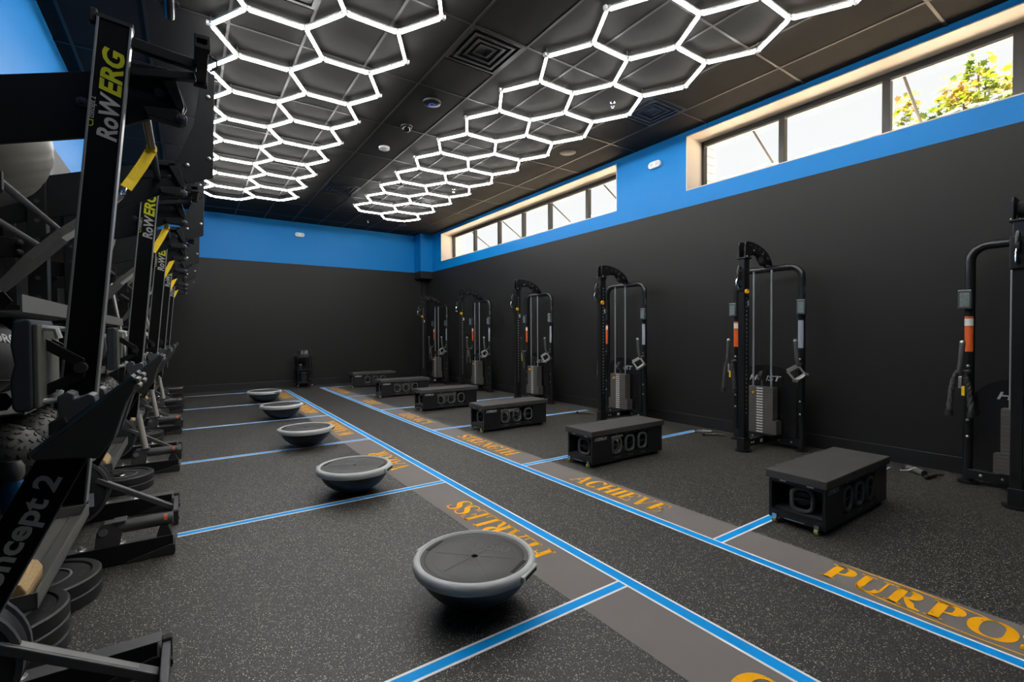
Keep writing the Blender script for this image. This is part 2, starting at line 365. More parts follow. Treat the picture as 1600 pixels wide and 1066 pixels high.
# ------------------------------------------------------------------ outside
can = thing('canopy', 'flat sunlit entrance canopy outside just below the high windows', 'canopy', (6.27, 0, 0))
MB().box((.02, -3, 3.10), (1.75, 13.2, 3.20)).build('deck', canopy_mat, can)
MB().box((1.75, -3, 3.02), (1.80, 13.2, 3.26)).build('fascia', frame_bronze, can)
for y in (3.56, 1.87, 11.49, 9.95, 8.0, 6.44):
    MB().cyl((-.02, y, 4.32), (1.72, y, 3.24), .014, 8).build('hanger_rod', mat('rod_black', (.006, .006, .006, 1), .6), can)
    MB().box((-.04, y - .05, 4.25), (-.01, y + .05, 4.40)).build('wall_plate', frame_bronze, can)
gnd = MB().box((6.3, -25, -.2), (60, 45, -.05)).build('ground', ground_mat); tag(gnd, 'pavement outside the building', kind='structure')
def stone_pier(x0, y0, x1, y1, lab):
    t = thing('stone_pier', lab, 'pier', (x0, y0, -.05), 'stone piers outside the windows')
    MB().box((.03, .03, 0), (x1 - x0 - .03, y1 - y0 - .03, 6.5)).build('core', stone_mat, t)
    z = 2.6; row = 0
    while z < 6.4:
        h = .16; xs = [0, .26, .6] if row % 2 else [0, .36, .6]
        for a, b in zip(xs[:-1], xs[1:]):
            MB().box((a + .006, 0, z), (min(b, x1 - x0) - .006, y1 - y0, z + h - .014)).build('stone', stone_mat, t)
        z += h; row += 1
stone_pier(8.2, 5.54, 8.8, 6.14, 'pale stone pier seen at the left end of the near window')
stone_pier(8.2, 16.15, 8.8, 16.75, 'pale stone pier seen at the left end of the far window')
def maple(base, clusters, n, lab, seed):
    rnd = random.Random(seed); t = thing('maple_tree', lab, 'tree', base, 'maple trees outside the windows')
    bx, by = base[0], base[1]
    ht = max(c[2] for c in clusters) - .35; tr = MB().tube([(0, 0, 0), (.05, .05, ht * .35), (0, .02, ht * .75), (.02, 0, ht)], [.11, .09, .06, .02], 8)
    for c in clusters:
        cx, cy, cz, r = c; cx -= bx; cy -= by; cz -= base[2]
        z0 = max(1.5, cz - 1.6); tr.tube([(0, 0, z0), (cx * .6, cy * .6, (z0 + cz) / 2 + .1), (cx, cy, cz + r * .6)], [.035, .022, .006], 6)
    tr.build('trunk', bark, t, True)
    lm = MB()
    shape = [(0, -.5), (.12, -.28), (.42, -.36), (.30, -.08), (.55, .12), (.26, .14), (.22, .34), (.10, .28), (0, .58), (-.10, .28), (-.22, .34), (-.26, .14), (-.55, .12), (-.30, -.08), (-.42, -.36), (-.12, -.28)]
    for c in clusters:
        cx, cy, cz, r = c; cx -= bx; cy -= by; cz -= base[2]
        for i in range(int(n * r * r)):
            a = Vector((rnd.gauss(0, 1), rnd.gauss(0, 1), rnd.gauss(0, 1))).normalized() * (r * rnd.random() ** .45); a.z *= 1.25
            s = rnd.uniform(.07, .15); R_ = Matrix.Rotation(rnd.uniform(0, 6.28), 3, 'Z') @ Matrix.Rotation(rnd.uniform(-1.2, 1.2), 3, 'X') @ Matrix.Rotation(rnd.uniform(0, 6.28), 3, 'Z')
            p = Vector((cx, cy, cz)) + a
            lm.add([p + R_ @ Vector((x * s, y * s, .02 * abs(x) * s)) for x, y in shape], [tuple(range(16))])
    lo = lm.build('foliage', leaf_mat, t); lo['kind'] = 'stuff'
maple((10.3, 2.0, -.05), [(10, 2.85, 4.62, .34), (10, 2.80, 5.10, .22), (10, 2.2, 4.55, .45), (10.1, 2.15, 5.05, .33), (10, 1.85, 4.85, .36), (10.1, 1.95, 5.35, .2), (10.2, 2.55, 4.25, .45)], 1000, 'maple tree with green and golden leaves through the near window', 3)
maple((10.6, .9, -.05), [(10, 1.42, 4.8, .42), (10, 1.45, 4.3, .4), (10.2, .9, 4.8, .6), (10.2, .5, 4.5, .6), (10.3, 1.0, 5.4, .4)], 800, 'maple tree cut by the right edge of the near window', 4)
maple((10.4, 3.4, -.05), [(10, 3.2, 4.50, .17), (10.1, 3.12, 4.62, .12)], 900, 'small maple sprig low in the second pane of the near window', 5)
maple((10.6, 18.6, -.05), [(10.4, 18.3, 4.55, .45)], 150, 'bare-leaved maple sprig low in the leftmost pane of the far window', 6)

# ------------------------------------------------------------------ hexagon lights
ZHX, EH = 4.005, .4651
tube_data = None
def tube_mesh():
    L = EH - .05; m_ = MB(); w2 = .0115
    m_.cur = 0; m_.prism([(-w2, 0.0), (-w2 * .75, -.012), (w2 * .75, -.012), (w2, 0.0), (w2, .010), (-w2, .010)], -L / 2, L / 2, 'xz')
    m_.cur = 1; m_.box((-w2 - .001, -L / 2, .010), (w2 + .001, L / 2, .026))
    return data_of(m_, 'light_tube', [tube_mat, tube_house])
hub = MB()
for k in range(3):
    a = math.radians(120 * k); hub.bar((0, 0, .012), (math.cos(a) * .034, math.sin(a) * .034, .012), .030, .030)
hub_data = data_of(hub, 'connector', white_pl)
def hex_block(ox, oy, rows0, rows1, lab):
    global tube_data
    if tube_data is None: tube_data = tube_mesh()
    t = thing('hexagon_light', lab, 'ceiling light', (ox, oy, ZHX), 'hexagon tube lights on the ceiling')
    edges = {}; verts = {}
    for c, rows in ((0, rows0), (1, rows1)):
        for r in rows:
            cx = 1.5 * EH * c; cy = math.sqrt(3) * EH * (r + .5 * c)
            P = [(cx + EH * math.cos(k * math.pi / 3), cy + EH * math.sin(k * math.pi / 3)) for k in range(6)]
            for k in range(6):
                p, q = P[k], P[(k + 1) % 6]; mid = (round((p[0] + q[0]) / 2, 3), round((p[1] + q[1]) / 2, 3))
                edges[mid] = (p, q)
                kk = (round(p[0], 3), round(p[1], 3)); verts.setdefault(kk, (p, cx, cy))
    for p, q in edges.values():
        child('light_tube', tube_data, t, ((p[0] + q[0]) / 2, (p[1] + q[1]) / 2, 0), (0, 0, math.atan2(q[1] - p[1], q[0] - p[0]) - math.pi / 2))
    for p, cx, cy in verts.values():
        # one hub arm follows the edge direction: vertices of the honeycomb alternate
        a = math.atan2(p[1] - cy, p[0] - cx)
        child('connector', hub_data, t, (p[0], p[1], 0), (0, 0, a))
        if random.random() < .34: MB().cyl((p[0], p[1], .02), (p[0], p[1], ZC - ZHX), .003, 6).build('hanger', grey_metal, t)
hex_block(.6723, 4.9139, range(-5, 8), range(-5, 7), 'left honeycomb of glowing white hexagon tube lights')
hex_block(3.4036, 3.6394, range(-4, 9), range(-4, 9), 'right honeycomb of glowing white hexagon tube lights nearer the windows')

# ------------------------------------------------------------------ ceiling fittings
vl = ['square black ceiling diffuser between the honeycomb lights, nearest', 'square black ceiling diffuser beside the near window', 'square black ceiling diffuser near the back wall between the honeycombs', 'square black ceiling diffuser above the far end of the right honeycomb', 'square black ceiling diffuser above the near end of the left honeycomb']
for (vx, vy), lab in zip(vents, vl):
    t = thing('air_diffuser', lab, 'air vent', (vx, vy, ZC), 'ceiling diffusers')
    H = .292
    MB().box((-H, -H, .012), (H, H, .02)).build('back_plate', vent_black, t)
    for i, (s_, z_) in enumerate(((.292, 0.0), (.225, -.006), (.16, -.004), (.095, .0))):
        f_ = MB(); b_ = .03
        for a, b in (((-s_, -s_), (s_, -s_ + b_)), ((-s_, s_ - b_), (s_, s_)), ((-s_, -s_ + b_), (-s_ + b_, s_ - b_)), ((s_ - b_, -s_ + b_), (s_, s_ - b_))):
            f_.box((a[0], a[1], z_ - .004 + .002 * i), (b[0], b[1], z_ + .012))
        f_.build('louvre', vent_black, t)
def lathed(name, prof, loc, m_, lab, cat, extra=()):
    t = thing(name, lab, cat, loc)
    MB().lathe(prof, (0, 0, 0), 32).build('housing', m_, t, True)
    for nm, pr, mm in extra: MB().lathe(pr, (0, 0, 0), 24).build(nm, mm, t, True)
    return t
blue_ring = mat('indicator_blue', (.02, .12, .9, 1), .4, emit=.8)
lathed('access_point', [(.001, -.035), (.07, -.034), (.105, -.02), (.11, 0)], (2.468, 5.26, ZC), mat('dark_plastic', (.012, .012, .015, 1), .4), 'dark round wireless access point with a blue ring on the ceiling', 'access point', [('ring', [(.030, -.0362), (.036, -.0362)], blue_ring)])
lathed('dome_camera', [(.05, -.03), (.075, -.02), (.08, 0)], (2.468, 6.06, ZC), vent_black, 'small black dome camera on the ceiling', 'camera', [('dome', [(.001, -.085), (.03, -.078), (.05, -.055), (.056, -.028)], smoke_acrylic)])
lathed('smoke_detector', [(.001, -.052), (.035, -.05), (.045, -.038), (.078, -.03), (.08, 0)], (2.468, 6.93, ZC), white_pl, 'white round smoke detector on the dark ceiling', 'smoke detector')
lathed('ceiling_speaker', [(.001, -.008), (.11, -.008), (.125, 0)], (4.896, 5.56, ZC), mat('speaker_grille', (.03, .028, .026, 1), .6, 0, 0, 8, .4, 500), 'round dark ceiling speaker beside the right honeycomb', 'speaker')
lathed('ceiling_speaker', [(.001, -.008), (.10, -.008), (.115, 0)], (4.60, 11.6, ZC), mat('speaker_grille', (.03, .028, .026, 1)), 'round dark ceiling speaker near the back wall', 'speaker')
lathed('sprinkler_head', [(.001, -.06), (.022, -.058), (.024, -.052), (.006, -.05), (.008, -.01), (.03, -.004), (.032, 0)], (4.29, 4.05, ZC), chrome, 'chrome sprinkler head inside the near hexagons of the right honeycomb', 'sprinkler')
lathed('sprinkler_head', [(.001, -.06), (.022, -.058), (.024, -.052), (.006, -.05), (.008, -.01), (.03, -.004), (.032, 0)], (4.29, 8.2, ZC), chrome, 'chrome sprinkler head inside the far hexagons of the right honeycomb', 'sprinkler')
lathed('sprinkler_head', [(.001, -.06), (.022, -.058), (.024, -.052), (.006, -.05), (.008, -.01), (.03, -.004), (.032, 0)], (3.7, 11.6, ZC), chrome, 'chrome sprinkler head near the back wall', 'sprinkler')
t = thing('ceiling_bracket', 'glossy black round-ended bracket hanging from the ceiling above the rowers', 'bracket', (-.085, 4.90, ZC))
MB().cyl((0, 0, 0), (0, 0, -.03), .07, 20).build('flange', black_metal, t, True)
MB().tube([(0, -.25, -.04), (0, -.15, -.05), (0, 0, -.10), (.0, .04, -.10)], .04, 14).build('arm', frame_metal, t, True)
def emergency(loc, axis, lab):
    t = thing('emergency_light', lab, 'emergency light', loc, 'emergency lights')
    n = 10; L, Hh = .11, .05
    pl = [(L - Hh + Hh * math.cos(math.pi * (i / n - .5)), Hh * math.sin(math.pi * (i / n - .5))) for i in range(n + 1)] + [(-L + Hh + Hh * math.cos(math.pi * (i / n + .5)), Hh * math.sin(math.pi * (i / n + .5))) for i in range(n + 1)]
    if axis == 'x': MB().prism(pl, -.055, 0, 'yz').build('housing', white_pl, t, bevel=.012, seg=3)
    else: MB().prism(pl, -.055, 0, 'xz').build('housing', white_pl, t, bevel=.012, seg=3)
    for s_ in (-1, 1):
        c = (-.055, s_ * .055, .005) if axis == 'x' else (s_ * .055, -.055, .005); q = (-.064, s_ * .055, .005) if axis == 'x' else (s_ * .055, -.064, .005)
        MB().cyl(c, q, .028, 18).build('lamp_head', label_white, t, True)
emergency((X1, 4.58, 3.78), 'x', 'white two-lamp emergency light on the blue band between the windows')
emergency((2.35, Y1, 3.78), 'y', 'white two-lamp emergency light on the blue back wall')

# ------------------------------------------------------------------ floor graphics
PER = 2.058
def strip(x0, x1, y0, y1, name, lab, cat='floor line', e=.0125, grp=None):
    """blue tape with thin white edges; edges run along the longer side"""
    t = thing(name, lab, cat, ((x0 + x1) / 2, (y0 + y1) / 2, 0), grp); hx, hy = (x1 - x0) / 2, (y1 - y0) / 2
    if hy > hx:
        MB().box((-hx + e, -hy, .0005), (hx - e, hy, .0022)).build('blue_band', line_blue, t)
        for s_ in (-1, 1): MB().box((s_ * hx, -hy, .0005), (s_ * (hx - e), hy, .0022)).build('white_edge', line_white, t)
    else:
        MB().box((-hx, -hy + e, .0005), (hx, hy - e, .0022)).build('blue_band', line_blue, t)
        for s_ in (-1, 1): MB().box((-hx, s_ * hy, .0005), (hx, s_ * (hy - e), .0022)).build('white_edge', line_white, t)
    return t
XLa, XLb, XRa, XRb = 1.832, 1.915, 2.617, 2.697
crossL = [1.668 + PER * k for k in range(-1, 6)]; crossR = [1.672 + PER * k for k in range(-1, 6)]
strip(XLa, XLb, -1.2, crossL[-1] + .04, 'lane_line', 'long blue lane line running up the left side of the aisle')
strip(XRa, XRb, -1.2, crossR[-1] + .04, 'lane_line', 'long blue lane line running up the right side of the aisle')
LW = ['O', 'FEARLESS', 'VALOR', 'WARRIOR', 'HONOR', 'POWER']; RW = ['E', 'PURPOSE', 'ACHIEVE', 'STRENGTH', 'LEGACY', 'GRIT', 'RELENTLESS']
ordn = ['nearest', 'second', 'third', 'fourth', 'fifth', 'sixth', 'farthest']
for i, y in enumerate(crossL):
    strip(-.07 if i > 0 else .1, XLa, y - .036, y + .036, 'cross_line', ('%s blue cross line from the rowers to the aisle, counted from the camera' % ordn[i]), grp='left cross lines')
for i, y in enumerate(crossR):
    strip(XRb, 5.50, y - .036, y + .036, 'cross_line', ('%s blue cross line from the aisle to the cable machines, counted from the camera' % ordn[i]), grp='right cross lines')
# serif display glyphs: ribbons and rectangles in a unit-high box
def ribbon(pts, ws):
    n = len(pts); L_, R_ = [], []
    for i in range(n):
        a = pts[max(i - 1, 0)]; b = pts[min(i + 1, n - 1)]; dx, dy = b[0] - a[0], b[1] - a[1]; l = math.hypot(dx, dy) or 1
        nx, ny = -dy / l, dx / l; wd = (ws[i] if isinstance(ws, list) else ws) / 2
        L_.append((pts[i][0] + nx * wd, pts[i][1] + ny * wd)); R_.append((pts[i][0] - nx * wd, pts[i][1] - ny * wd))
    return [[L_[i], L_[i + 1], R_[i + 1], R_[i]] for i in range(n - 1)]
def rect(x0, y0, x1, y1): return [[(x0, y0), (x1, y0), (x1, y1), (x0, y1)]]
def stem(x, wd=.22, y0=0, y1=1, s=.09):
    return rect(x, y0, x + wd, y1) + rect(x - s, y0, x + wd + s, y0 + .055) + rect(x - s, y1 - .055, x + wd + s, y1)
def ell(cx, cy, rx, ry, a0, a1, thin=.06, thick=.24, n=20):
    pts, ws = [], []
    for i in range(n + 1):
        a = math.radians(a0 + (a1 - a0) * i / n); wd = thin + (thick - thin) * abs(math.cos(a)) ** 1.3
        pts.append((cx + (rx - wd / 2) * math.cos(a), cy + (ry - .03) * math.sin(a))); ws.append(wd)
    return ribbon(pts, ws)
def glyph(c):
    if c == 'A': return ribbon([(.12, 0), (.46, 1)], .07) + ribbon([(.80, 0), (.46, .98)], .19) + ribbon([(.24, .33), (.70, .33)], .055) + rect(0, 0, .26, .05) + rect(.62, 0, .98, .05), .98
    if c == 'B': return stem(.09) + ell(.3, .76, .3, .25, -90, 90) + ell(.3, .26, .36, .27, -90, 90), .70
    if c == 'C': return ell(.44, .5, .43, .5, 42, 318) + rect(.74, .66, .80, .95), .84
    if c == 'E': return stem(.09) + rect(.2, .945, .68, 1) + rect(.2, 0, .72, .055) + rect(.2, .48, .52, .53) + rect(.62, .76, .68, 1) + rect(.66, 0, .72, .26) + rect(.48, .38, .53, .63), .74
    if c == 'F': return stem(.09) + rect(.2, .945, .68, 1) + rect(.2, .46, .52, .51) + rect(.62, .74, .68, 1) + rect(.48, .36, .53, .62), .72
    if c == 'G': return ell(.44, .5, .43, .5, 42, 330) + rect(.62, .05, .80, .42) + rect(.54, .40, .88, .46) + rect(.74, .66, .80, .95), .90
    if c == 'H': return stem(.09) + stem(.62) + rect(.28, .47, .63, .53), .92
    if c == 'I': return stem(.09), .38
    if c == 'L': return stem(.09) + rect(.2, 0, .70, .055) + rect(.64, 0, .70, .30), .74
    if c == 'N': return rect(.10, 0, .16, 1) + rect(.70, 0, .76, 1) + ribbon([(.12, 1), (.74, 0)], .20) + rect(0, 0, .26, .05) + rect(0, .95, .2, 1) + rect(.6, .95, .86, 1), .88
    if c == 'O': return ell(.46, .5, .46, .5, 0, 360, n=32), .92
    if c == 'P': return stem(.09) + ell(.3, .72, .40, .28, -90, 90), .74
    if c == 'R': return stem(.09) + ell(.3, .74, .38, .26, -90, 90) + ribbon([(.36, .48), (.52, .26), (.62, .05), (.80, .02)], [.08, .2, .16, .05]), .84
    if c == 'S':
        a = [(.34 + .25 * math.cos(math.radians(t)), .75 + .22 * math.sin(math.radians(t))) for t in range(20, 231, 21)]
        b = [(.32 + .27 * math.cos(math.radians(t)), .25 + .22 * math.sin(math.radians(t))) for t in range(50, -161, -21)]
        wds = [.06, .06, .06, .06, .07, .10, .14, .17, .19, .21, .22]
        return ribbon(a + b, wds + wds[::-1]) + rect(.56, .70, .61, .95) + rect(.04, .05, .09, .30), .66
    if c == 'T': return rect(.28, 0, .48, 1) + rect(.18, 0, .58, .055) + rect(.02, .945, .74, 1) + rect(.02, .70, .08, 1) + rect(.68, .70, .74, 1), .76
    if c == 'U': return rect(.09, .28, .29, 1) + rect(.64, .25, .70, 1) + rect(0, .945, .38, 1) + rect(.54, .945, .80, 1) + ell(.395, .30, .305, .30, 180, 360, .06, .17), .80
    if c == 'V': return ribbon([(.20, 1), (.48, 0)], .2) + ribbon([(.78, 1), (.48, 0)], .06) + rect(.02, .95, .38, 1) + rect(.64, .95, .90, 1), .90
    if c == 'W': return ribbon([(.18, 1), (.40, 0)], .18) + ribbon([(.62, .95), (.40, 0)], .06) + ribbon([(.60, 1), (.82, 0)], .18) + ribbon([(1.06, 1), (.82, 0)], .06) + rect(.02, .95, .34, 1) + rect(.92, .95, 1.18, 1), 1.18
    if c == 'Y': return ribbon([(.18, 1), (.45, .45)], .19) + ribbon([(.74, 1), (.48, .45)], .06) + rect(.35, 0, .55, .48) + rect(.25, 0, .65, .05) + rect(.02, .95, .36, 1) + rect(.60, .95, .88, 1), .88
    return [], .5
def word(text, parent, ystart, length, xbase, height, side, flourish=False):
    """side 'R': reads towards -Y, tops towards +X; 'L': reads towards +Y, tops towards -X"""
    adv = 0; gl = []
    for c in text:
        g, a = glyph(c); gl.append((c, g, adv)); adv += a + .03
    s_ = length / adv
    sy, sx = (-1, 1) if side == 'R' else (1, -1)
    for c, polys, ad in gl:
        mb = MB(); z = .0034
        for p in polys:
            mb.add([(xbase + sx * v[1] * height - parent.location.x, ystart + sy * (v[0] + ad) * s_ - parent.location.y, z) for v in p], [tuple(range(len(p)))])
        me = bpy.data.meshes.new('letter'); me.from_pydata(mb.v, [], mb.f); me.materials.append(word_mat)
        bm = bmesh.new(); bm.from_mesh(me); bmesh.ops.recalc_face_normals(bm, faces=bm.faces)
        for f in bm.faces:
            if f.normal.z < 0: f.normal_flip()
        bm.to_mesh(me); bm.free()
        child('letter', me, parent)
    if flourish:
        for pts in ([(.02, 1.22), (.15, 1.16), (.35, 1.15), (.55, 1.05), (.66, .95)], [(.16, .20), (.18, .02), (.30, -.10), (.45, -.16), (.65, -.20), (.80, -.17), (.88, -.33)]):
            mb = MB()
            for p in ribbon([(a * adv, b) for a, b in pts], [.02, .05, .06, .05, .04, .04, .02][:len(pts)]):
                mb.add([(xbase + sx * v[1] * height - parent.location.x, ystart + sy * v[0] * s_ - parent.location.y, .0034) for v in p], [(0, 1, 2, 3)])
            child('flourish', data_of(mb, 'flourish', word_mat), parent)
def decal(x0, x1, y0, y1, lab, grp):
    t = thing('word_strip', lab, 'floor sign', ((x0 + x1) / 2, (y0 + y1) / 2, 0), grp); hx, hy = (x1 - x0) / 2, (y1 - y0) / 2
    MB().box((-hx, -hy, .0003), (hx, hy, .0018)).build('panel', strip_grey, t)
    return t
lspec = [(.785, .19), (2.13, 1.07), (4.30, .78), (6.15, 1.15), (8.22, 1.0), (10.45, 1.0)]
for i, (wd, (ys, ln)) in enumerate(zip(LW, lspec)):
    a, b = crossL[i] + .036 if i else -.354, crossL[i + 1] - .036
    lab = 'grey floor strip left of the aisle with the upside-down orange word %s' % wd if i else 'nearest grey floor strip left of the aisle, its orange word cut by the frame'
    t = decal(1.515, XLa - .001, a, b, lab, 'left word strips')
    word(wd, t, ys, ln, 1.775, .20, 'L')
rspec = [(-.30, .15), (1.13, .98), (3.14, .96), (5.27, 1.15), (7.25, 1.02), (9.17, .64), (11.72, 1.25)]
for i, (wd, (ys, ln)) in enumerate(zip(RW, rspec)):
    if i == 0: continue
    a, b = crossR[i - 1] + .036, crossR[i] - .036
    t = decal(XRb + .001, 3.005, a, b, 'grey floor strip right of the aisle with the orange word %s' % wd, 'right word strips')
    word(wd, t, ys, ln, 2.765, .19, 'R', flourish=(wd == 'PURPOSE'))

# ------------------------------------------------------------------ balance trainers (dome side down)
def make_bosu():
    t = thing('balance_trainer', 'x', 'balance trainer', (0, 0, 0), 'balance trainers in the lanes')
    R = .29
    dome = [(.001, 0)] + [(R * .93 * math.sin(a), .195 * (1 - math.cos(a))) for a in [math.pi / 2 * i / 12 for i in range(1, 13)]]
    MB().lathe(dome, (0, 0, 0), 56).build('dome', bosu_dome, t, True)
    rim = [(.255, .190), (.278, .168), (.292, .172), (.297, .190), (.296, .208), (.286, .219), (.270, .222), (.266, .215), (.255, .210)]
    ro = MB().lathe(rim, (0, 0, 0), 64).build('rim', bosu_rim, t, True)
    for a in (-62, 118):
        c, s_ = math.cos(math.radians(a)), math.sin(math.radians(a)); P = Vector((c, s_, 0)); T = Vector((-s_, c, 0))
        MB().bar(P * .288 - T * .075 + Vector((0, 0, .195)), P * .288 + T * .075 + Vector((0, 0, .195)), .030, .030).build('grip', bosu_rim, ro, bevel=.006)
        MB().bar(P * .3025 - T * .055 + Vector((0, 0, .195)), P * .3025 + T * .055 + Vector((0, 0, .195)), .003, .016).build('grip_slot', rubber, ro)
    po = MB().lathe([(.016, .196), (.016, .212), (.02, .214), (.235, .214), (.240, .211), (.244, .214), (.262, .214), (.268, .208)], (0, 0, 0), 64).build('platform', bosu_top, t, True)
    MB().lathe([(.001, .198), (.017, .198)], (0, 0, 0), 20).build('valve_hole', mat('hole_black', (.002, .002, .002, 1), .8), po)
    for r_ in (.09, .205):
        MB().lathe([(r_, .2142), (r_ + .003, .2149), (r_ + .006, .2142)], (0, 0, 0), 56).build('ridge', bosu_top, po, True)
    for a in (-62, 118):
        c, s_ = math.cos(math.radians(a)), math.sin(math.radians(a)); P = Vector((c, s_, 0)); T = Vector((-s_, c, 0))
        MB().bar(P * .238 - T * .062 + Vector((0, 0, .2146)), P * .238 + T * .062 + Vector((0, 0, .2146)), .018, .002).build('hand_slot', MATS['hole_black'], po)
    for k in range(6):
        a = math.radians(60 * k + 15); MB().bar((.03 * math.cos(a), .03 * math.sin(a), .2144), (.2 * math.cos(a), .2 * math.sin(a), .2144), .004, .0014).build('rib', bosu_top, po)
    lettering('lettering', 'BOSU', (.045, .07, .2146), (.62, -.78, 0), (.78, .62, 0), .07, mat('emboss', (.085, .083, .08, 1), .5), po)
    return t
bosu0 = make_bosu(); index_children()
bosu_pos = [(1.140, 1.985, 0), (1.125, 3.94, 20), (1.125, 5.87, 35), (1.19, 8.02, 55), (1.205, 10.12, 10)]
for i, (x, y, a) in enumerate(bosu_pos):
    o = bosu0 if i == 0 else copy_tree(bosu0)
    o.location = (x, y, .001); o.rotation_euler = (0, 0, math.radians(a))
    o['label'] = 'grey-rimmed dome balance trainer upside down beside the word ' + LW[i + 1]

# ------------------------------------------------------------------ step benches with ring dumbbells
def make_bench():
    t = thing('step_bench', 'x', 'bench', (0, 0, 0), 'step benches along the right side')
    L, H, D = 1.03, .175, .30
    # body panels: open -X end, opening on both long sides
    MB().box((.012, -H + .02, .07), (L, H - .02, .088)).build('floor_board', bench_black, t)
    MB().box((L - .02, -H, .03), (L, H, D)).build('end_panel', bench_black, t)
    for s_ in (-1, 1):
        y0, y1 = s_ * H, s_ * (H - .018)
        MB().box((0, y0, .03), (.26, y1, D)).box((.80, y0, .03), (L - .02, y1, D)).box((.26, y0, .03), (.80, y1, .085)).box((.26, y0, .275), (.80, y1, D)).build('side_panel', bench_black, t)
    MB().box((.25, -H + .02, .088), (.262, H - .02, D - .002)).build('divider', bench_black, t)
    MB().box((.0, -H + .018, D - .025), (.02, H - .018, D)).build('top_rail', bench_black, t)
    MB().box((.0, -H + .018, .035), (.02, H - .018, .088)).build('bottom_rail', bench_black, t)
    MB().box((.02, -H + .018, .0885), (.25, H - .018, .092)).build('liner', mat('liner_grey', (.05, .045, .05, 1), .7), t)
    MB().box((-.02, -H - .015, D), (L + .02, H + .015, D + .055)).build('top_pad', pad_vinyl, t, bevel=.006)
    MB().tube([(-.001, -.06, .058), (-.02, -.06, .05), (-.02, .06, .05), (-.001, .06, .058)], .004, 6).build('pull_handle', chrome, t)
    for s_ in (-1, 1):
        c = MB().box((-.02, s_ * .13 - .014, .018), (0, s_ * .13 + .014, .062)).build('caster_bracket', chrome, t)
        MB().cyl((-.012, s_ * .13 - .011, .019), (-.012, s_ * .13 + .011, .019), .019, 14).build('wheel', mat('caster_lime', srgb(150, 160, 96), .5), c, True)
        MB().box((-.003, s_ * .085 - .02, D - .012), (.0, s_ * .085 + .02, D - .004)).build('hinge', brushed, t)
    for s_ in (-1, 1): MB().box((L - .10, s_ * .14 - .02, .0), (L - .05, s_ * .14 + .02, .07)).build('foot_block', rubber, t)
    lettering('lettering', 'STEPBOX', (.03, -H - .0003, .255), (1, 0, 0), (0, 0, 1), .042, label_white, t, .02, .3, .17)
    MB().box((.315, -H - .001, .2855), (.345, -H, .2885)).box((.58, -H - .001, .2855), (.595, -H, .2885)).box((.75, -H - .001, .2855), (.76, -H, .2885)).build('tick_marks', label_white, t)
    for x_ in (.335, .525, .715): lettering('lettering', '5 10 12', (x_ - .03, -H - .0003, .055), (1, 0, 0), (0, 0, 1), .016, label_grey, t, .01, 0, .075)
    return t
bench0 = make_bench()
def rr_path(wd, ht, r, n=5):
    pts = []
    for cx, cz, a0 in ((wd / 2 - r, ht / 2 - r, 0), (-wd / 2 + r, ht / 2 - r, 90), (-wd / 2 + r, -ht / 2 + r, 180), (wd / 2 - r, -ht / 2 + r, 270)):
        for i in range(n + 1):
            a = math.radians(a0 + 90 * i / n); pts.append((cx + r * math.cos(a), 0, cz + r * math.sin(a)))
    return pts
def make_ring():
    t = thing('ring_dumbbell', 'x', 'dumbbell', (0, 0, 0), 'ring dumbbells in the benches')
    MB().tube([(p[0], -.055, p[2]) for p in rr_path(.118, .150, .045)], .0135, 8, True).build('ring_head', grey_rubber, t, True)
    MB().cyl((0, -.03, 0), (0, .055, 0), .046, 18).build('body', bench_black, t, True)
    MB().tube([(-.05, -.055, .0), (0, -.05, 0), (.05, -.055, 0)], .008, 8).build('crossbar', rubber, t, True)
    return t
ring0 = make_ring(); index_children()
bench_pos = [(3.30, 1.49), (3.165, 3.43), (3.165, 5.42), (3.21, 7.45), (3.215, 9.50), (3.28, 11.66)]
bw = RW[1:]
first = True
for i, (x, y) in enumerate(bench_pos):
    o = bench0 if i == 0 else copy_tree(bench0); o.location = (x, y, 0)
    o['label'] = 'low black step bench on casters by the word ' + bw[i]
    for j, (dx, dy, rz, nm) in enumerate(((.335, -.115, 0, 'left'), (.525, -.115, 0, 'middle'), (.715, -.115, 0, 'right'), (.10, 0.0, -90, ''))):
        r = ring0 if first else copy_tree(ring0); first = False
        r.location = (x + dx, y + dy, .088 + .0755 + (.007 if j < 3 else .004) + (.004 * j if j < 3 else 0)); r.rotation_euler = (0, 0, math.radians(rz + (18 if j == 3 else 0)))
        r.location.z = .0885 + .0885 if j < 3 else .092 + .0885
        r['label'] = ('%s of three grey ring dumbbells in the side of the %s bench' % (nm, bw[i])) if j < 3 else 'grey ring dumbbell in the open end of the %s bench' % bw[i]

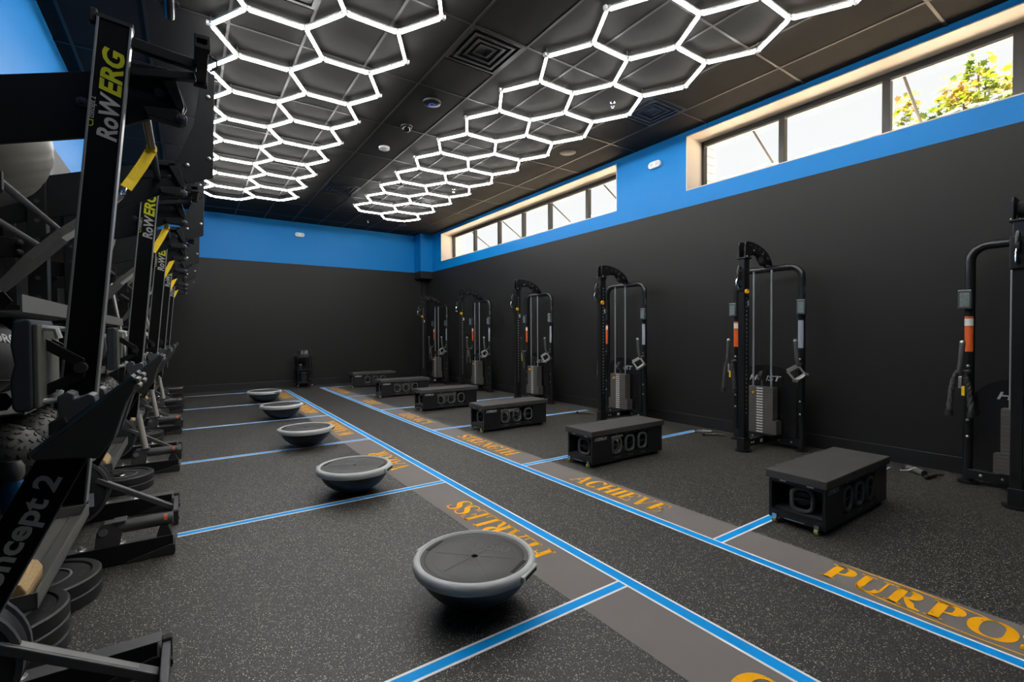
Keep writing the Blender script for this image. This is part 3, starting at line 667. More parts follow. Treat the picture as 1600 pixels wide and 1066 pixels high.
# ------------------------------------------------------------------ cable machines
def make_machine():
    t = thing('cable_machine', 'x', 'cable machine', (0, 0, 0), 'cable machines along the right wall')
    cx = .50; cy = .365; rr = .035
    # rear arch
    pts = [(cx, cy, .02), (cx, cy, 1.0)] + [(cx, cy - .12 + .12 * math.cos(math.radians(a)), 1.89 + .12 * math.sin(math.radians(a))) for a in range(0, 91, 15)]
    pts += [(cx, 0, 2.01)] + [(cx, -cy + .12 - .12 * math.sin(math.radians(a)), 1.89 + .12 * math.cos(math.radians(a))) for a in range(0, 91, 15)] + [(cx, -cy, 1.0), (cx, -cy, .02)]
    MB().tube(pts, rr, 14).build('rear_arch', frame_metal, t, True)
    for s_ in (-1, 1):
        MB().cyl((cx, s_ * cy, .001), (cx, s_ * cy, .02), .068, 20).build('foot_plate', black_metal, t, True)
        for z_ in (.40, .54, 1.0):
            MB().sphere((cx - rr, s_ * cy, z_), .012, 10, 6, (.6, 1, 1)).build('bolt', brushed, t, True)
    MB().box((cx - .035, -cy, .045), (cx + .035, cy, .125)).build('cross_beam', frame_metal, t, bevel=.005)
    sp = MB().box((.02, -.035, .045), (cx - .035, .035, .125)).build('spine_beam', frame_metal, t, bevel=.005)
    MB().box((.28, -.0365, .065), (.33, -.035, .10)).build('label', label_white, sp)
    for x_ in (.40, .44): MB().sphere((x_ - .30, -.037, .085), .010, 10, 6, (1, .6, 1)).build('bolt', brushed, sp, True)
    for y_ in (-.15, -.28, .15, .28): MB().sphere((cx - .037, y_, .085), .012, 10, 6, (.6, 1, 1)).build('bolt', brushed, t, True)
    MB().cyl((0, 0, .001), (0, 0, .022), .085, 24).build('foot_plate', black_metal, t, True)
    # front mast
    fp = MB().box((-.055, -.034, .02), (.05, .034, 2.085)).build('mast', frame_metal, t, bevel=.006)
    MB().box((-.063, -.042, .02), (.058, .042, .15)).build('mast_shoe', frame_metal, fp, bevel=.005)
    hl = MB()
    for k in range(34): hl.cyl((-.008, -.0343, .42 + .046 * k), (-.008, -.0352, .42 + .046 * k), .009, 8)
    tag(hl.build('pin_holes', mat('pin_hole_light', (.50, .50, .47, 1), .6), fp), kind='stuff')
    MB().box((.012, -.0352, 1.58), (.036, -.034, 1.64)).build('label', label_white, fp)
    MB().box((-.065, -.055, 2.085), (.055, .055, 2.10)).build('mast_flange', black_metal, fp, bevel=.003)
    # top arm: two curved plates with holes
    outer = [(-.045, 2.10), (-.045, 2.235), (-.03, 2.265), (.02, 2.275)] + [(.02 + .50 * math.sin(math.radians(a)) * 1.0, 2.275 - .24 * (1 - math.cos(math.radians(a)))) for a in range(12, 91, 13)]
    outer = [(x_, z_) for x_, z_ in outer if x_ <= .52] + [(.525, 2.05), (.40, 2.05), (.34, 2.10), (.30, 2.15), (.22, 2.155), (.12, 2.17), (.05, 2.14), (.05, 2.10)]
    for s_ in (-1, 1):
        ap = MB().prism(outer, s_ * .030, s_ * .042).build('arm_plate', black_metal, t, bevel=.002)
        hm = MB()
        for hx, hz, hr in ((.05, 2.235, .010), (.075, 2.235, .010), (.16, 2.22, .016), (.25, 2.21, .02), (.33, 2.18, .022), (.26, 2.165, .009), (.41, 2.12, .02)):
            hm.cyl((hx, s_ * .0422, hz), (hx, s_ * .0432, hz), hr, 12)
        tag(hm.build('plate_holes', mat('plate_hole', (.045, .046, .047, 1), .6), ap), kind='stuff')
        for hx, hz in ((-.02, 2.11), (.12, 2.185), (.30, 2.16)): MB().sphere((hx, s_ * .044, hz), .009, 10, 6).build('bolt', brushed, ap, True)
    MB().cyl((0.10, -.028, 2.19), (.10, .028, 2.19), .06, 22).build('top_pulley', rubber, t, True)
    MB().cyl((0.40, -.028, 2.11), (.40, .028, 2.11), .06, 22).build('top_pulley', rubber, t, True)
    # carriage
    ca = MB().box((-.075, -.046, 1.74), (-.015, .046, 1.98)).build('carriage', black_metal, t, bevel=.008)
    MB().tube([(-.05, 0, 1.97), (-.10, 0, 2.0), (-.125, 0, 1.95), (-.115, 0, 1.82), (-.06, 0, 1.77)], .012, 8).build('pulley_guard', frame_metal, ca, True)
    MB().cyl((-.095, -.014, 1.90), (-.095, .014, 1.90), .045, 20).build('pulley', rubber, ca, True)
    MB().tube([(-.13, 0, 1.88), (-.15, .0, 1.83), (-.15, 0, 1.78), (-.12, 0, 1.76), (-.12, 0, 1.82)], .007, 8).build('snap_hook', chrome, ca, True)
    MB().lathe([(.012, -.012), (.026, -.012), (.03, 0), (.026, .012), (.012, .012), (.010, 0), (.012, -.012)], (-.045, -.058, 1.73), 20, 'y').build('knob', yellow_pl, ca, True)
    # stack
    sx0 = .385
    for s_ in (-1, 1): MB().cyl((sx0, s_ * .10, .14), (sx0, s_ * .10, 1.985), .0095, 12).build('guide_rod', mat('rod_sheen_grey', (.30, .31, .32, 1), .35, .25), t, True)  # light grey base colour stands in for tube light reflected by the rods
    for y_ in (-.03, .03): MB().cyl((sx0, y_, .95), (sx0, y_, 2.0), .0035, 6).build('cable', rubber, t)
    wide = data_of(MB().box((-.055, -.185, 0), (.055, .185, .0285)), 'weight_plate', stack_grey); nar = data_of(MB().box((-.055, -.145, 0), (.055, .145, .0285)), 'weight_plate', stack_grey)
    tagd = data_of(MB().box((-.0012, -.035, .007), (0, .035, .022)), 'plate_label', label_white)
    for k in range(17):
        z_ = .16 + k * .0305; p = child('weight_plate', wide if k < 5 else nar, t, (sx0, 0, z_))
        child('plate_label', tagd, p, (-.055, 0.0, 0))
    MB().box((sx0 - .06, -.15, .135), (sx0 + .06, .15, .16)).build('stack_base', black_metal, t)
    MB().cyl((sx0, 0, .68), (sx0, 0, .76), .012, 10).build('selector_stem', chrome, t)
    MB().cyl((sx0, -.02, .80), (sx0, .02, .80), .055, 22).build('stack_pulley', rubber, t, True)
    MB().cyl((sx0 - .055, .06, .615), (sx0 - .085, .06, .615), .014, 12).build('selector_pin', yellow_pl, t, True)
    # shroud with lettering
    sh = [(-.33, .13)] + [(.33 * math.cos(math.radians(180 - a)), .72 + .20 * math.sin(math.radians(a))) for a in range(0, 181, 12)] + [(.33, .13)]
    so = MB().prism(sh, .468, .474, 'yz').build('shroud', smoke_acrylic, t)
    lettering('lettering', 'HOIST', (.4675, .19, .74), (0, -1, 0), (0, 0, 1), .085, logo_light, so, .02, .25, .36)
    # stickers and placards
    for s_, mm in ((1, orange_pl), (-1, label_grey)):
        n = 6; a0 = [math.radians(180 + q) for q in (-50, -30, -10, 10, 30, 50)]
        mb = MB(); vv = []
        for z_ in (1.12, 1.42): vv += [(cx + (rr + .0012) * math.cos(a), s_ * cy + (rr + .0012) * math.sin(a), z_) for a in a0]
        mb.add(vv, [(i, i + 1, i + 7, i + 6) for i in range(5)]); mb.build('sticker', mm, t)
        if s_ == 1:
            mb = MB(); vv = []
            for z_ in (1.34, 1.40): vv += [(cx + (rr + .0018) * math.cos(a), s_ * cy + (rr + .0018) * math.sin(a), z_) for a in a0]
            mb.add(vv, [(i, i + 1, i + 7, i + 6) for i in range(5)]); mb.build('sticker', label_white, t)
        pc = MB().box((cx - .075, s_ * cy - .045 + s_ * .02, 1.48), (cx - .03, s_ * cy + .045 + s_ * .02, 1.645)).build('placard_holder', mat('clear_grey', (.07, .085, .09, 1), .15), t, bevel=.01)
        MB().box((cx - .0765, s_ * cy - .03 + s_ * .02, 1.50), (cx - .075, s_ * cy + .03 + s_ * .02, 1.62)).build('placard', mat('placard_print', (.14, .17, .17, 1), .4, 0, .7, 70), pc)
    lettering('lettering', 'HOIST', (cx - .012, -cy - rr - .001, 1.70), (0, 0, 1), (-1, 0, 0), .03, logo_light, t, .01, .2)
    # accessory pegs
    for s_ in (-1, 1):
        pg = MB().tube([(cx - rr, s_ * cy, .95), (cx - .12, s_ * cy + s_ * .02, .93), (cx - .15, s_ * (cy + .03), .96), (cx - .16, s_ * (cy + .02), 1.03), (cx - .165, s_ * (cy + .01), 1.20)], .019, 10).build('accessory_peg', grey_rubber, t, True)
        MB().sphere((cx - .165, s_ * (cy + .01), 1.20), .02, 12, 8).build('peg_cap', brushed, pg, True)
    return t
def make_rope():
    t = thing('rope_attachment', 'x', 'rope handle', (0, 0, 0), 'ropes on the cable machines')
    rope = MB(); n = 40
    for ph in (0, 2.094, 4.189):
        pts = []
        for i in range(n + 1):
            a = i / n; y = -.07 + .14 * a; z = -.34 * abs(2 * a - 1) ** 1.0
            z = -.34 + .34 * (1 - abs(2 * a - 1) ** 3); q = a * 60 + ph; pts.append((.010 * math.cos(q), y + .010 * math.sin(q) * (1 if abs(2 * a - 1) > .6 else .5), z + .008 * math.sin(q)))
        rope.tube(pts, .0125, 6)
    rope.build('rope', mat('rope_black', (.055, .055, .055, 1), .8), t, True)
    for y in (-.07, .07): MB().cyl((0, y, -.38), (0, y, -.33), .026, 14).build('stopper', rubber, t, True)
    MB().box((-.012, -.012, -.14), (.012, .012, -.04)).build('clip', brushed, t, bevel=.004)
    MB().box((-.016, -.03, -.20), (-.013, -.01, -.12)).build('tag', strap_yellow, t)
    return t
def make_vhandle():
    t = thing('row_handle', 'x', 'row handle', (0, 0, 0), 'chrome handles on the cable machines')
    c = [(0, 0, -.02), (0, -.085, -.095), (0, -.01, -.185), (0, .085, -.105)]
    for k in range(4):
        MB().bar(c[k], c[(k + 1) % 4], .040 if k % 2 else .022, .014, (1, 0, 0)).build('frame_bar', brushed, t, bevel=.003)
    for p in (c[1], c[2]):
        MB().cyl((-.085, p[1], p[2]), (.065, p[1], p[2]), .017, 12).build('grip', brushed, t, True)
    MB().tube([(-.05, -.085, -.095), (-.055, -.05, -.14), (-.05, -.01, -.185)], .012, 8).build('link', brushed, t, True)
    return t
mach0 = make_machine(); rope0 = make_rope(); vh0 = make_vhandle(); index_children()
mach_y = [.73, 2.79, 4.92, 7.05, 9.17, 11.25]
mlab = ['PURPOSE', 'ACHIEVE', 'STRENGTH', 'LEGACY', 'GRIT', 'RELENTLESS']
mname = ['cut by the right edge of the photo', 'second from the right, fully in view between two benches', 'third from the right, behind the ACHIEVE bench', 'fourth from the right, behind the STRENGTH bench', 'fifth from the right, behind the LEGACY bench', 'farthest, by the back wall']
for i, y in enumerate(mach_y):
    o = mach0 if i == 0 else copy_tree(mach0); o.location = (4.98, y, 0); o['label'] = 'black cable machine with weight stack, ' + mname[i]
    r = rope0 if i == 0 else copy_tree(rope0); r.location = (4.98 + .38, y + .395, .955); r['label'] = 'black twisted rope hung on the cable machine ' + mname[i].split(',')[0]
    v = vh0 if i == 0 else copy_tree(vh0); v.location = (4.98 + .375, y - .392, .955); v.rotation_euler = (.25, .1, .6); v['label'] = 'chrome row handle hung on the cable machine ' + mname[i].split(',')[0]

# loose handles on the floor by the wall
def floor_handle(x, y, rz, lab, kind):
    t = thing('floor_handle', lab, 'handle', (x, y, 0), 'loose handles on the floor by the right wall'); t.rotation_euler = (0, 0, rz)
    if kind == 0:
        MB().cyl((-.09, 0, .026), (.09, 0, .026), .025, 14).build('grip', grey_metal, t, True)
        for s_ in (-1, 1): MB().cyl((s_ * .09, 0, .026), (s_ * .10, 0, .026), .0255, 14).build('end_cap', rubber, t, True)
        MB().tube([(0, 0, .052), (.02, .05, .02), (.06, .09, .008), (.10, .06, .008)], .006, 6).build('strap', brushed, t, True)
    else:
        MB().tube([(-.13, 0, .018), (-.05, .012, .018), (.05, .02, .016), (.13, 0, .012)], [.017, .015, .012, .010], 10).build('grip', mat('olive_grip', (.09, .085, .06, 1), .5), t, True)
        MB().sphere((-.13, 0, .02), .02, 10, 8).build('ball_end', rubber, t, True)
floor_handle(5.46, 1.44, .9, 'grey foam handle on the floor left of the rightmost cable machine', 0)
floor_handle(5.43, 1.30, -.2, 'slim curved handle on the floor left of the rightmost cable machine', 1)
floor_handle(5.42, 3.56, -.9, 'grey foam handle on the floor at the end of the ACHIEVE cross line', 0)
floor_handle(5.40, 3.40, -.7, 'slim curved handle on the floor at the end of the ACHIEVE cross line', 1)
floor_handle(5.22, 5.52, -.8, 'slim curved handle on the floor behind the ACHIEVE bench', 1)

# ------------------------------------------------------------------ utility cart at the back wall
t = thing('utility_cart', 'black three-shelf rolling cart against the back wall', 'cart', (2.34, 12.45, 0))
for sx_ in (-.16, .16):
    for sy_ in (-.20, .20):
        MB().cyl((sx_, sy_, .07), (sx_, sy_, .78), .011, 10).build('post', black_metal, t, True)
        cs = MB().box((sx_ - .012, sy_ - .012, .04), (sx_ + .012, sy_ + .012, .075)).build('caster', brushed, t)
        MB().cyl((sx_ - .01, sy_, .026), (sx_ + .01, sy_, .026), .026, 14).build('wheel', grey_rubber, cs, True)
        MB().sphere((sx_, sy_, .785), .012, 10, 6).build('post_cap', brushed, t, True)
for z_ in (.09, .40, .70):
    MB().box((-.17, -.21, z_), (.17, .21, z_ + .012)).box((-.17, -.21, z_), (-.162, .21, z_ + .05)).box((.162, -.21, z_), (.17, .21, z_ + .05)).box((-.17, -.21, z_), (.17, -.202, z_ + .05)).box((-.17, .202, z_), (.17, .21, z_ + .05)).build('shelf', black_metal, t)
t = thing('waste_bin', 'dark grey lined bin on the bottom shelf of the rolling cart', 'bin', (2.34, 12.45, .1025))
MB().lathe([(.001, 0), (.10, 0), (.118, .26), (.125, .262), (.125, .27), (.114, .27), (.10, .02), (.001, .02)], (0, 0, 0), 28).build('tub', bin_dark, t, True)
ln = MB(); ringp = [(.127 * math.cos(2 * math.pi * k / 28), .127 * math.sin(2 * math.pi * k / 28), .262 + .012 * math.sin(k * 2.3)) for k in range(28)]
ln.tube(ringp, .008, 6, True).build('liner', logo_light, t, True)
t = thing('storage_caddy', 'black caddy with grey bottles on top of the rolling cart', 'caddy', (2.34, 12.42, .7125))
MB().box((-.11, -.09, 0), (.11, .09, .015)).box((-.11, -.09, 0), (-.10, .09, .18)).box((.10, -.09, 0), (.11, .09, .18)).box((-.11, .08, 0), (.11, .09, .18)).box((-.11, -.09, 0), (.11, -.08, .10)).build('tray', bin_dark, t, bevel=.004)
for x_ in (-.03, .03, .075): MB().lathe([(.001, .016), (.026, .016), (.026, .15), (.012, .17), (.012, .195), (.001, .195)], (x_, -.03, 0), 16).build('bottle', grey_metal, t, True)
t = thing('spray_bottle', 'small black container on the middle shelf of the rolling cart', 'bottle', (2.27, 12.42, .4125))
MB().lathe([(.001, 0), (.045, 0), (.047, .09), (.03, .11), (.03, .13), (.001, .13)], (0, 0, 0), 20).build('body', bin_dark, t, True)
MB().lathe([(.001, .13), (.034, .13), (.034, .15), (.001, .15)], (0, 0, 0), 20).build('cap', logo_light, t, True)

# ------------------------------------------------------------------ storage rack units along the left wall
DA = 1.17        # distance between near side frame (y=0) and far side frame
def make_rack():
    t = thing('storage_rack', 'x', 'storage rack', (0, 0, 0), 'storage racks along the left wall')
    for y, far in ((0, False), (DA, True)):
        up_ = MB().box((-.675, y - .037, .11), (-.60, y + .037, 2.18)).build('upright', black_metal, t, bevel=.004)
        hm = MB()
        for k in range(18): hm.cyl((-.637, y - .0372, .30 + k * .1), (-.637, y - .0385, .30 + k * .1), .011, 8)
        tag(hm.build('upright_holes', mat('hole_grey', (.03, .03, .03, 1), .8), up_), kind='stuff')
        MB().box((-.96, y - .037, .11), (-.90, y + .037, 2.1)).build('rear_upright', black_metal, t, bevel=.004)
        # foot
        xe = -.085 if far else -.112
        ft = MB().prism([(-.98, 0.0), (-.30, 0.0), (xe, .045), (xe, .112), (-.98, .112)], y - .037, y + .037).build('foot', black_metal, t, bevel=.003)
        MB().box((-.97, y - .0372, .112), (-.10, y + .0372, .1145)).build('foot_cap', leg_grey, ft)
        MB().prism([(-.31, 0.001), (xe + .005, .001), (xe + .011, .02), (xe + .007, .058), (xe - .015, .062), (-.30, .012)], y - .048, y + .048).build('rubber_foot', rubber, ft, bevel=.003)
        for x_ in (-.50, -.33):
            MB().lathe([(.001, .017), (.008, .016), (.012, .008), (.014, .0), (.024, 0), (.026, -.003)], (x_, y, .1175), 14).build('bolt', brushed, ft, True)
        # arm plate rising outwards
        ar = MB().prism([(-.98, 1.80), (-.30, 2.015), (-.05, 2.165), (-.01, 2.15), (.012, 2.20), (-.03, 2.315), (-.16, 2.30), (-.60, 2.145), (-.98, 2.05)], y - .012, y + .012).build('arm', plate_metal, t, bevel=.003)
        MB().bar((-.16, y - .03, 2.295), (-.045, y - .03, 2.305), .05, .03).build('gusset', plate_metal, ar, bevel=.003)
        MB().prism([(-.08, 2.30), (-.03, 2.315), (.004, 2.19), (-.004, 2.165), (-.022, 2.175)], y - .055, y - .012).build('gusset', plate_metal, ar, bevel=.003)
        MB().prism([(-.125, 2.155), (-.02, 2.17), (.012, 2.13), (-.01, 2.115), (-.06, 2.12), (-.11, 2.125)], y - .06, y - .012).build('hook_plate', plate_metal, ar, bevel=.003)
        for x_, z_ in ((-.074, 2.237), (-.006, 2.137), (-.30, 2.14), (-.62, 2.03)):
            MB().lathe([(.001, -.016), (.008, -.015), (.010, -.006), (.017, -.005), (.019, 0)], (x_, y - .012 if x_ != -.006 else y - .06, z_), 14, 'y').build('bolt', leg_grey, ar, True)
        if far:
            op = MB().prism([(.162, 2.90), (.145, 2.262), (.008, 2.205), (-.045, 2.315), (.05, 2.567), (.095, 2.88), (.095, 2.90)], y - .028, y - .013).build('outer_plate', plate_metal, t, bevel=.003)
            for x_, z_ in ((.125, 2.375), (.015, 2.315), (.125, 2.75)): MB().sphere((x_, y - .03, z_), .013, 12, 8, (1, .7, 1)).build('bolt', brushed, op, True)
    # beams tying the outer plates and arms together
    MB().box((-.94, .037, 2.02), (-.90, DA - .037, 2.10)).build('rear_beam', black_metal, t)
    MB().box((-.94, .037, .95), (-.90, DA - .037, 1.03)).build('rear_beam', black_metal, t)
    pb = MB().cyl((-.13, 0.012, 2.215), (-.13, DA - .012, 2.215), .016, 14).build('pull_up_bar', leg_grey, t, True)
    MB().prism([(-.25, 2.19), (-.03, 2.245), (-.035, 2.275), (-.06, 2.285), (-.25, 2.235)], DA - .018, DA - .0125).build('bar_flange', plate_metal, pb, bevel=.002)
    for x_, z_ in ((-.225, 2.21), (-.055, 2.262)): MB().sphere((x_, DA - .022, z_), .014, 12, 8).build('bolt', rubber, pb, True)
    # stability ball cradle rails
    for x_, z_ in ((-.535, 1.842), (-.60, 1.745), (-.90, 1.80)):
        MB().cyl((x_, .037, z_), (x_, DA - .037, z_), .014, 12).build('ball_rail', leg_grey, t, True)
    for y in (.0, DA):
        br = MB().prism([(-.95, 1.70), (-.60, 1.70), (-.515, 1.80), (-.515, 1.865), (-.56, 1.865), (-.66, 1.79), (-.95, 1.83)], y + .0 - .0125 + (.037 if y == 0 else -.025), y + .0125 + (.037 if y == 0 else -.037)).build('cradle_bracket', plate_metal, t, bevel=.003)
        for x_, z_ in ((-.70, 1.775), (-.70, 1.725)): MB().sphere((x_, y + (.052 if y == 0 else -.05), z_), .016, 12, 8).build('bolt', rubber, br, True)
    # trays
    def tray(nm, xf, zf, zb_, lip, mm, xb=-.93):
        MB().prism([(xb, zb_), (xf, zf - lip), (xf, zf), (xf - .006, zf), (xf - .006, zf - lip + .006), (xb, zb_ + .006)], .038, DA - .038).build(nm, mm, t)
    tray('ball_shelf', -.475, 1.445, 1.36, .062, grey_metal)
    tray('ball_shelf', -.475, 1.09, 1.02, .07, grey_metal)
    tray('ball_shelf', -.43, .72, .655, .055, grey_metal)
    for y in (.045, DA - .045):
        for z_ in (1.40, 1.05): MB().prism([(-.93, z_ - .03), (-.52, z_ - .01), (-.50, z_ + .02), (-.52, z_ + .05), (-.93, z_ + .06)], y - .004, y + .004).build('shelf_bracket', plate_metal, t)
    lt = MB().box((-.80, .045, .318), (-.455, DA - .045, .326)).box((-.463, .045, .318), (-.455, DA - .045, .378)).box((-.80, .045, .318), (-.792, DA - .045, .378)).box((-.80, .045, .318), (-.455, .053, .378)).box((-.80, DA - .053, .318), (-.455, DA - .045, .378)).build('block_tray', grey_metal, t)
    for x_ in (-.53, -.60, -.67): MB().box((x_ - .004, .06, .326), (x_ + .004, DA - .06, .330)).build('tray_rib', leg_grey, lt)
    # landmine holder on the far foot
    lm = MB().cyl((-.335, DA, .205), (-.085, DA, .205), .036, 18).build('landmine_tube', leg_grey, t, True)
    MB().box((-.14, DA - .022, .114), (-.115, DA + .022, .18)).prism([(-.165, .114), (-.09, .114), (-.11, .175), (-.145, .175)], DA - .03, DA + .03).build('tube_stand', rubber, lm, bevel=.003)
    MB().prism([(-.44, .1145), (-.33, .1145), (-.315, .20), (-.34, .245), (-.40, .245), (-.43, .20)], DA - .034, DA + .034).build('pivot_fork', leg_grey, lm, bevel=.004)
    MB().cyl((-.40, DA - .042, .20), (-.40, DA + .042, .20), .02, 14).build('pivot_pin', brushed, lm, True)
    MB().box((-.36, DA - .045, .243), (-.30, DA + .045, .25)).build('pivot_cap', leg_grey, lm, bevel=.002)
    n = 7; vv = []; mb = MB()
    for x_ in (-.128, -.112): vv += [(x_, DA + .0366 * math.cos(math.radians(a)), .205 + .0366 * math.sin(math.radians(a))) for a in range(115, 176, 20)]
    mb.add(vv, [(i, i + 1, i + 5, i + 4) for i in range(3)]); mb.build('sticker', orange_pl, lm)
    return t
rack0 = make_rack()

# ------------------------------------------------------------------ rowing machines stood on end
def make_rower():
    t = thing('rowing_machine', 'x', 'rowing machine', (0, 0, 0), 'rowing machines stood on end along the left side')
    top = Vector((-.195, 0, 2.405)); bot = Vector((-.345, 0, .72)); d = (top - bot).normalized(); nx = Vector((-d.z, 0, d.x))   # nx points to -X (seat side)
    def P(s, w_, y=0): return bot + d * s + nx * w_ + Vector((0, y, 0))
    Ls = (top - bot).length
    hw = .048
    rail = MB().bar(bot, top, .042, hw * 2 - .012, (1, 0, 0)).build('monorail', mat('monorail_black', (.003, .0031, .0036, 1), .45, spec=.2), t)
    for s_ in (-1, 1):
        e = MB().bar(P(0, s_ * (hw - .003)), P(Ls, s_ * (hw - .003)), .052, .007, tuple(nx)).build('rail_track', mat('anodised_edge', (.36, .36, .35, 1), .35, .5), rail, bevel=.0015)
    MB().bar(P(Ls - .002, 0), P(Ls + .012, 0), .05, hw * 2 + .004, (1, 0, 0)).build('end_cap', rubber, rail)
    cp = MB().bar(P(Ls - .02, hw + .012), P(Ls + .03, hw + .012), .03, .02, (1, 0, 0)).build('end_stop', rubber, rail, bevel=.004)
    # printed name: Row + ERG, with small maker's line
    o0 = P(1.27, -.034, -.0215)
    lettering('lettering', 'RoW', o0, d, nx, .075, logo_grey, rail, .03, .22, .165)
    lettering('lettering', 'ERG', P(1.43, -.034, -.0215), d, nx, .082, logo_yellow, rail, .034, .22, .165)
    lettering('lettering', 'concept 2', P(1.335, .030, -.0215), d, nx, .022, logo_grey, rail, .01, 0, .075)
    lettering('lettering', 'CI', P(1.305, .030, -.0215), d, nx, .022, logo_yellow, rail, .014, 0, .024)
    # rear leg at the top, sticking out to +X, with foot bar along Y
    rl = MB().bar((-.150, 0, 2.355), (.045, .0, 2.335), .030, .040).build('rear_leg', black_metal, t, bevel=.004)
    MB().bar((-.155, 0, 2.25), (.04, 0, 2.29), .03, .028).build('rear_brace', black_metal, rl, bevel=.003)
    MB().bar((.058, -.165, 2.352), (.058, .165, 2.352), .045, .032).build('rear_foot', rubber, rl, bevel=.006)
    for y_ in (-.165, .135): MB().box((.035, y_, 2.325), (.085, y_ + .03, 2.378)).build('foot_cap', rubber, rl, bevel=.004)
    MB().tube([(.085, -.06, 2.36), (.108, -.06, 2.345), (.108, -.06, 2.32), (.085, -.06, 2.30)], .004, 6).build('caster_loop', rubber, rl)
    # seat
    st = MB().prism([(-.445, 1.075), (-.448, 1.16), (-.438, 1.21), (-.446, 1.27), (-.440, 1.345), (-.405, 1.352), (-.398, 1.34), (-.398, 1.075), (-.405, 1.062), (-.435, 1.062)], -.15, .15).build('seat', seat_foam, t, bevel=.012, seg=3)
    MB().box((-.398, -.145, 1.07), (-.384, .145, 1.335)).build('seat_plate', seat_base, st, bevel=.004)
    for s_ in (-1, 1):
        MB().prism([(-.384, 1.29), (-.384, 1.25), (-.312, 1.195), (-.290, 1.205), (-.290, 1.22)], s_ * .035, s_ * .05).build('carriage_arm', black_metal, st, bevel=.003)
        MB().prism([(-.384, 1.10), (-.384, 1.14), (-.312, 1.175), (-.290, 1.175), (-.290, 1.155)], s_ * .035, s_ * .05).build('carriage_arm', black_metal, st, bevel=.003)
        MB().cyl((-.300, s_ * .03, 1.19), (-.300, s_ * .06, 1.19), .018, 12).build('roller', rubber, st, True)
        MB().tube([(-.384, s_ * .09, 1.325), (-.352, s_ * .09, 1.32), (-.345, s_ * .09, 1.29)], .010, 8).build('bumper', label_white, st, True)
        MB().tube([(-.384, s_ * .09, 1.085), (-.352, s_ * .09, 1.09), (-.345, s_ * .09, 1.12)], .010, 8).build('bumper', label_white, st, True)
    # main frame beam with big lettering
    b0 = Vector((-.646, 0, .26)); b1 = Vector((-.346, 0, .90)); bd = (b1 - b0).normalized(); bn = Vector((-bd.z, 0, bd.x))
    fr = MB().bar(b0, b1, .056, .120, (1, 0, 0)).build('main_frame', mat('frame_gloss', (.003, .0032, .0036, 1), .4, spec=.2), t, bevel=.004)
    MB().bar(b0 - bn * .062, b1 - bn * .062, .060, .004, (1, 0, 0)).build('frame_edge', mat('edge_grey', (.09, .095, .10, 1), .4), fr)
    lettering('lettering', 'concept 2', b0 + bd * .21 - bn * .026 + Vector((0, -.0295, 0)), bd, bn, .086, logo_grey, fr, .03, 0, .42)
    lettering('lettering', 'C', b0 + bd * .11 - bn * .026 + Vector((0, -.0295, 0)), bd, bn, .085, logo_yellow, fr, .02, 0, .055)
    # flywheel cage
    fw_ = MB().lathe([(.001, -.075), (.17, -.075), (.222, -.055), (.235, -.02), (.235, .02), (.222, .055), (.17, .075), (.001, .075)], (-.69, 0, .25), 40, 'y').build('flywheel_cage', mat('cage_black', (.010, .011, .013, 1), .5), t, True)
    for y_ in (-.05, .05): MB().lathe([(.222, -.012), (.239, -.009), (.239, .009), (.222, .012)], (-.69, y_, .25), 44, 'y').build('cage_rim', leg_grey, fw_, True)
    MB().box((-.56, -.0765, .15), (-.53, -.0755, .24)).build('label', label_grey, fw_)
    # front legs and foot bar
    lg = MB().bar((-.52, -.05, .322), (-.10, -.05, .045), .05, .032).build('front_leg', leg_grey, t, bevel=.004)
    MB().bar((-.50, -.05, .327), (-.16, -.05, .103), .03, .004).build('leg_channel', grey_metal, lg, bevel=.001)
    fb = MB().bar((-.085, -.30, .055), (-.085, .12, .055), .028, .06).build('foot_bar', leg_grey, t, bevel=.004)
    for s_ in (-1, 1):
        MB().box((-.100, s_ * .21 - .11, .001), (-.066, s_ * .21 - .07, .098)).build('foot_pad', rubber, fb, bevel=.006)
        MB().cyl((-.085, s_ * .15 - .102, .024), (-.085, s_ * .15 - .078, .024), .0225, 16).build('caster', rubber, fb, True)
    # foot boards
    for s_ in (-1, 1):
        y0, y1 = s_ * .055, s_ * .165; ya, yb = min(y0, y1), max(y0, y1)
        f0 = Vector((-.405, 0, .925)); f1 = Vector((-.150, 0, 1.155)); fd = (f1 - f0).normalized(); fn = Vector((-fd.z, 0, fd.x))
        board = MB().prism([(f0.x, f0.z), (f1.x, f1.z), ((f1 - fn * .018).x, (f1 - fn * .018).z), (-.172, 1.07), (-.205, .955), (-.245, .895), (-.30, .905), (-.395, .912)], ya, yb).build('foot_board', foot_grey, t, bevel=.004)
        MB().prism([((f0 + fn * .012).x, (f0 + fn * .012).z), ((f1 + fn * .012).x, (f1 + fn * .012).z), (f1.x, f1.z), (f0.x, f0.z)], ya, yb).build('foot_tread', teal_edge, board, bevel=.002)
        for q in (.03, .012): MB().cyl(f1 + fd * (.004) - fn * q * .2 + Vector((0, ya, -q)), f1 + fd * .004 - fn * q * .2 + Vector((0, yb, -q)), .010, 10).build('toe_clip', grey_metal, board, True)
        # heel cup
        hc = f0 + fd * .145
        cup = [(hc + fn * a + fd * b) for a, b in ((.012, -.05), (.040, -.02), (.075, .005), (.092, .022), (.088, .048), (.070, .055), (.058, .045), (.050, .058), (.045, .080), (.030, .085), (.012, .075))]
        MB().prism([(c.x, c.z) for c in cup], ya + .012, yb - .012).build('heel_cup', mat('heel_grey', (.060, .068, .075, 1), .5), board, bevel=.004)
        so_ = [(f0 + fd * .07 + fn * .013), (f0 + fd * .10 + fn * .045), (f0 + fd * .14 + fn * .035), (f0 + fd * .13 + fn * .013)]
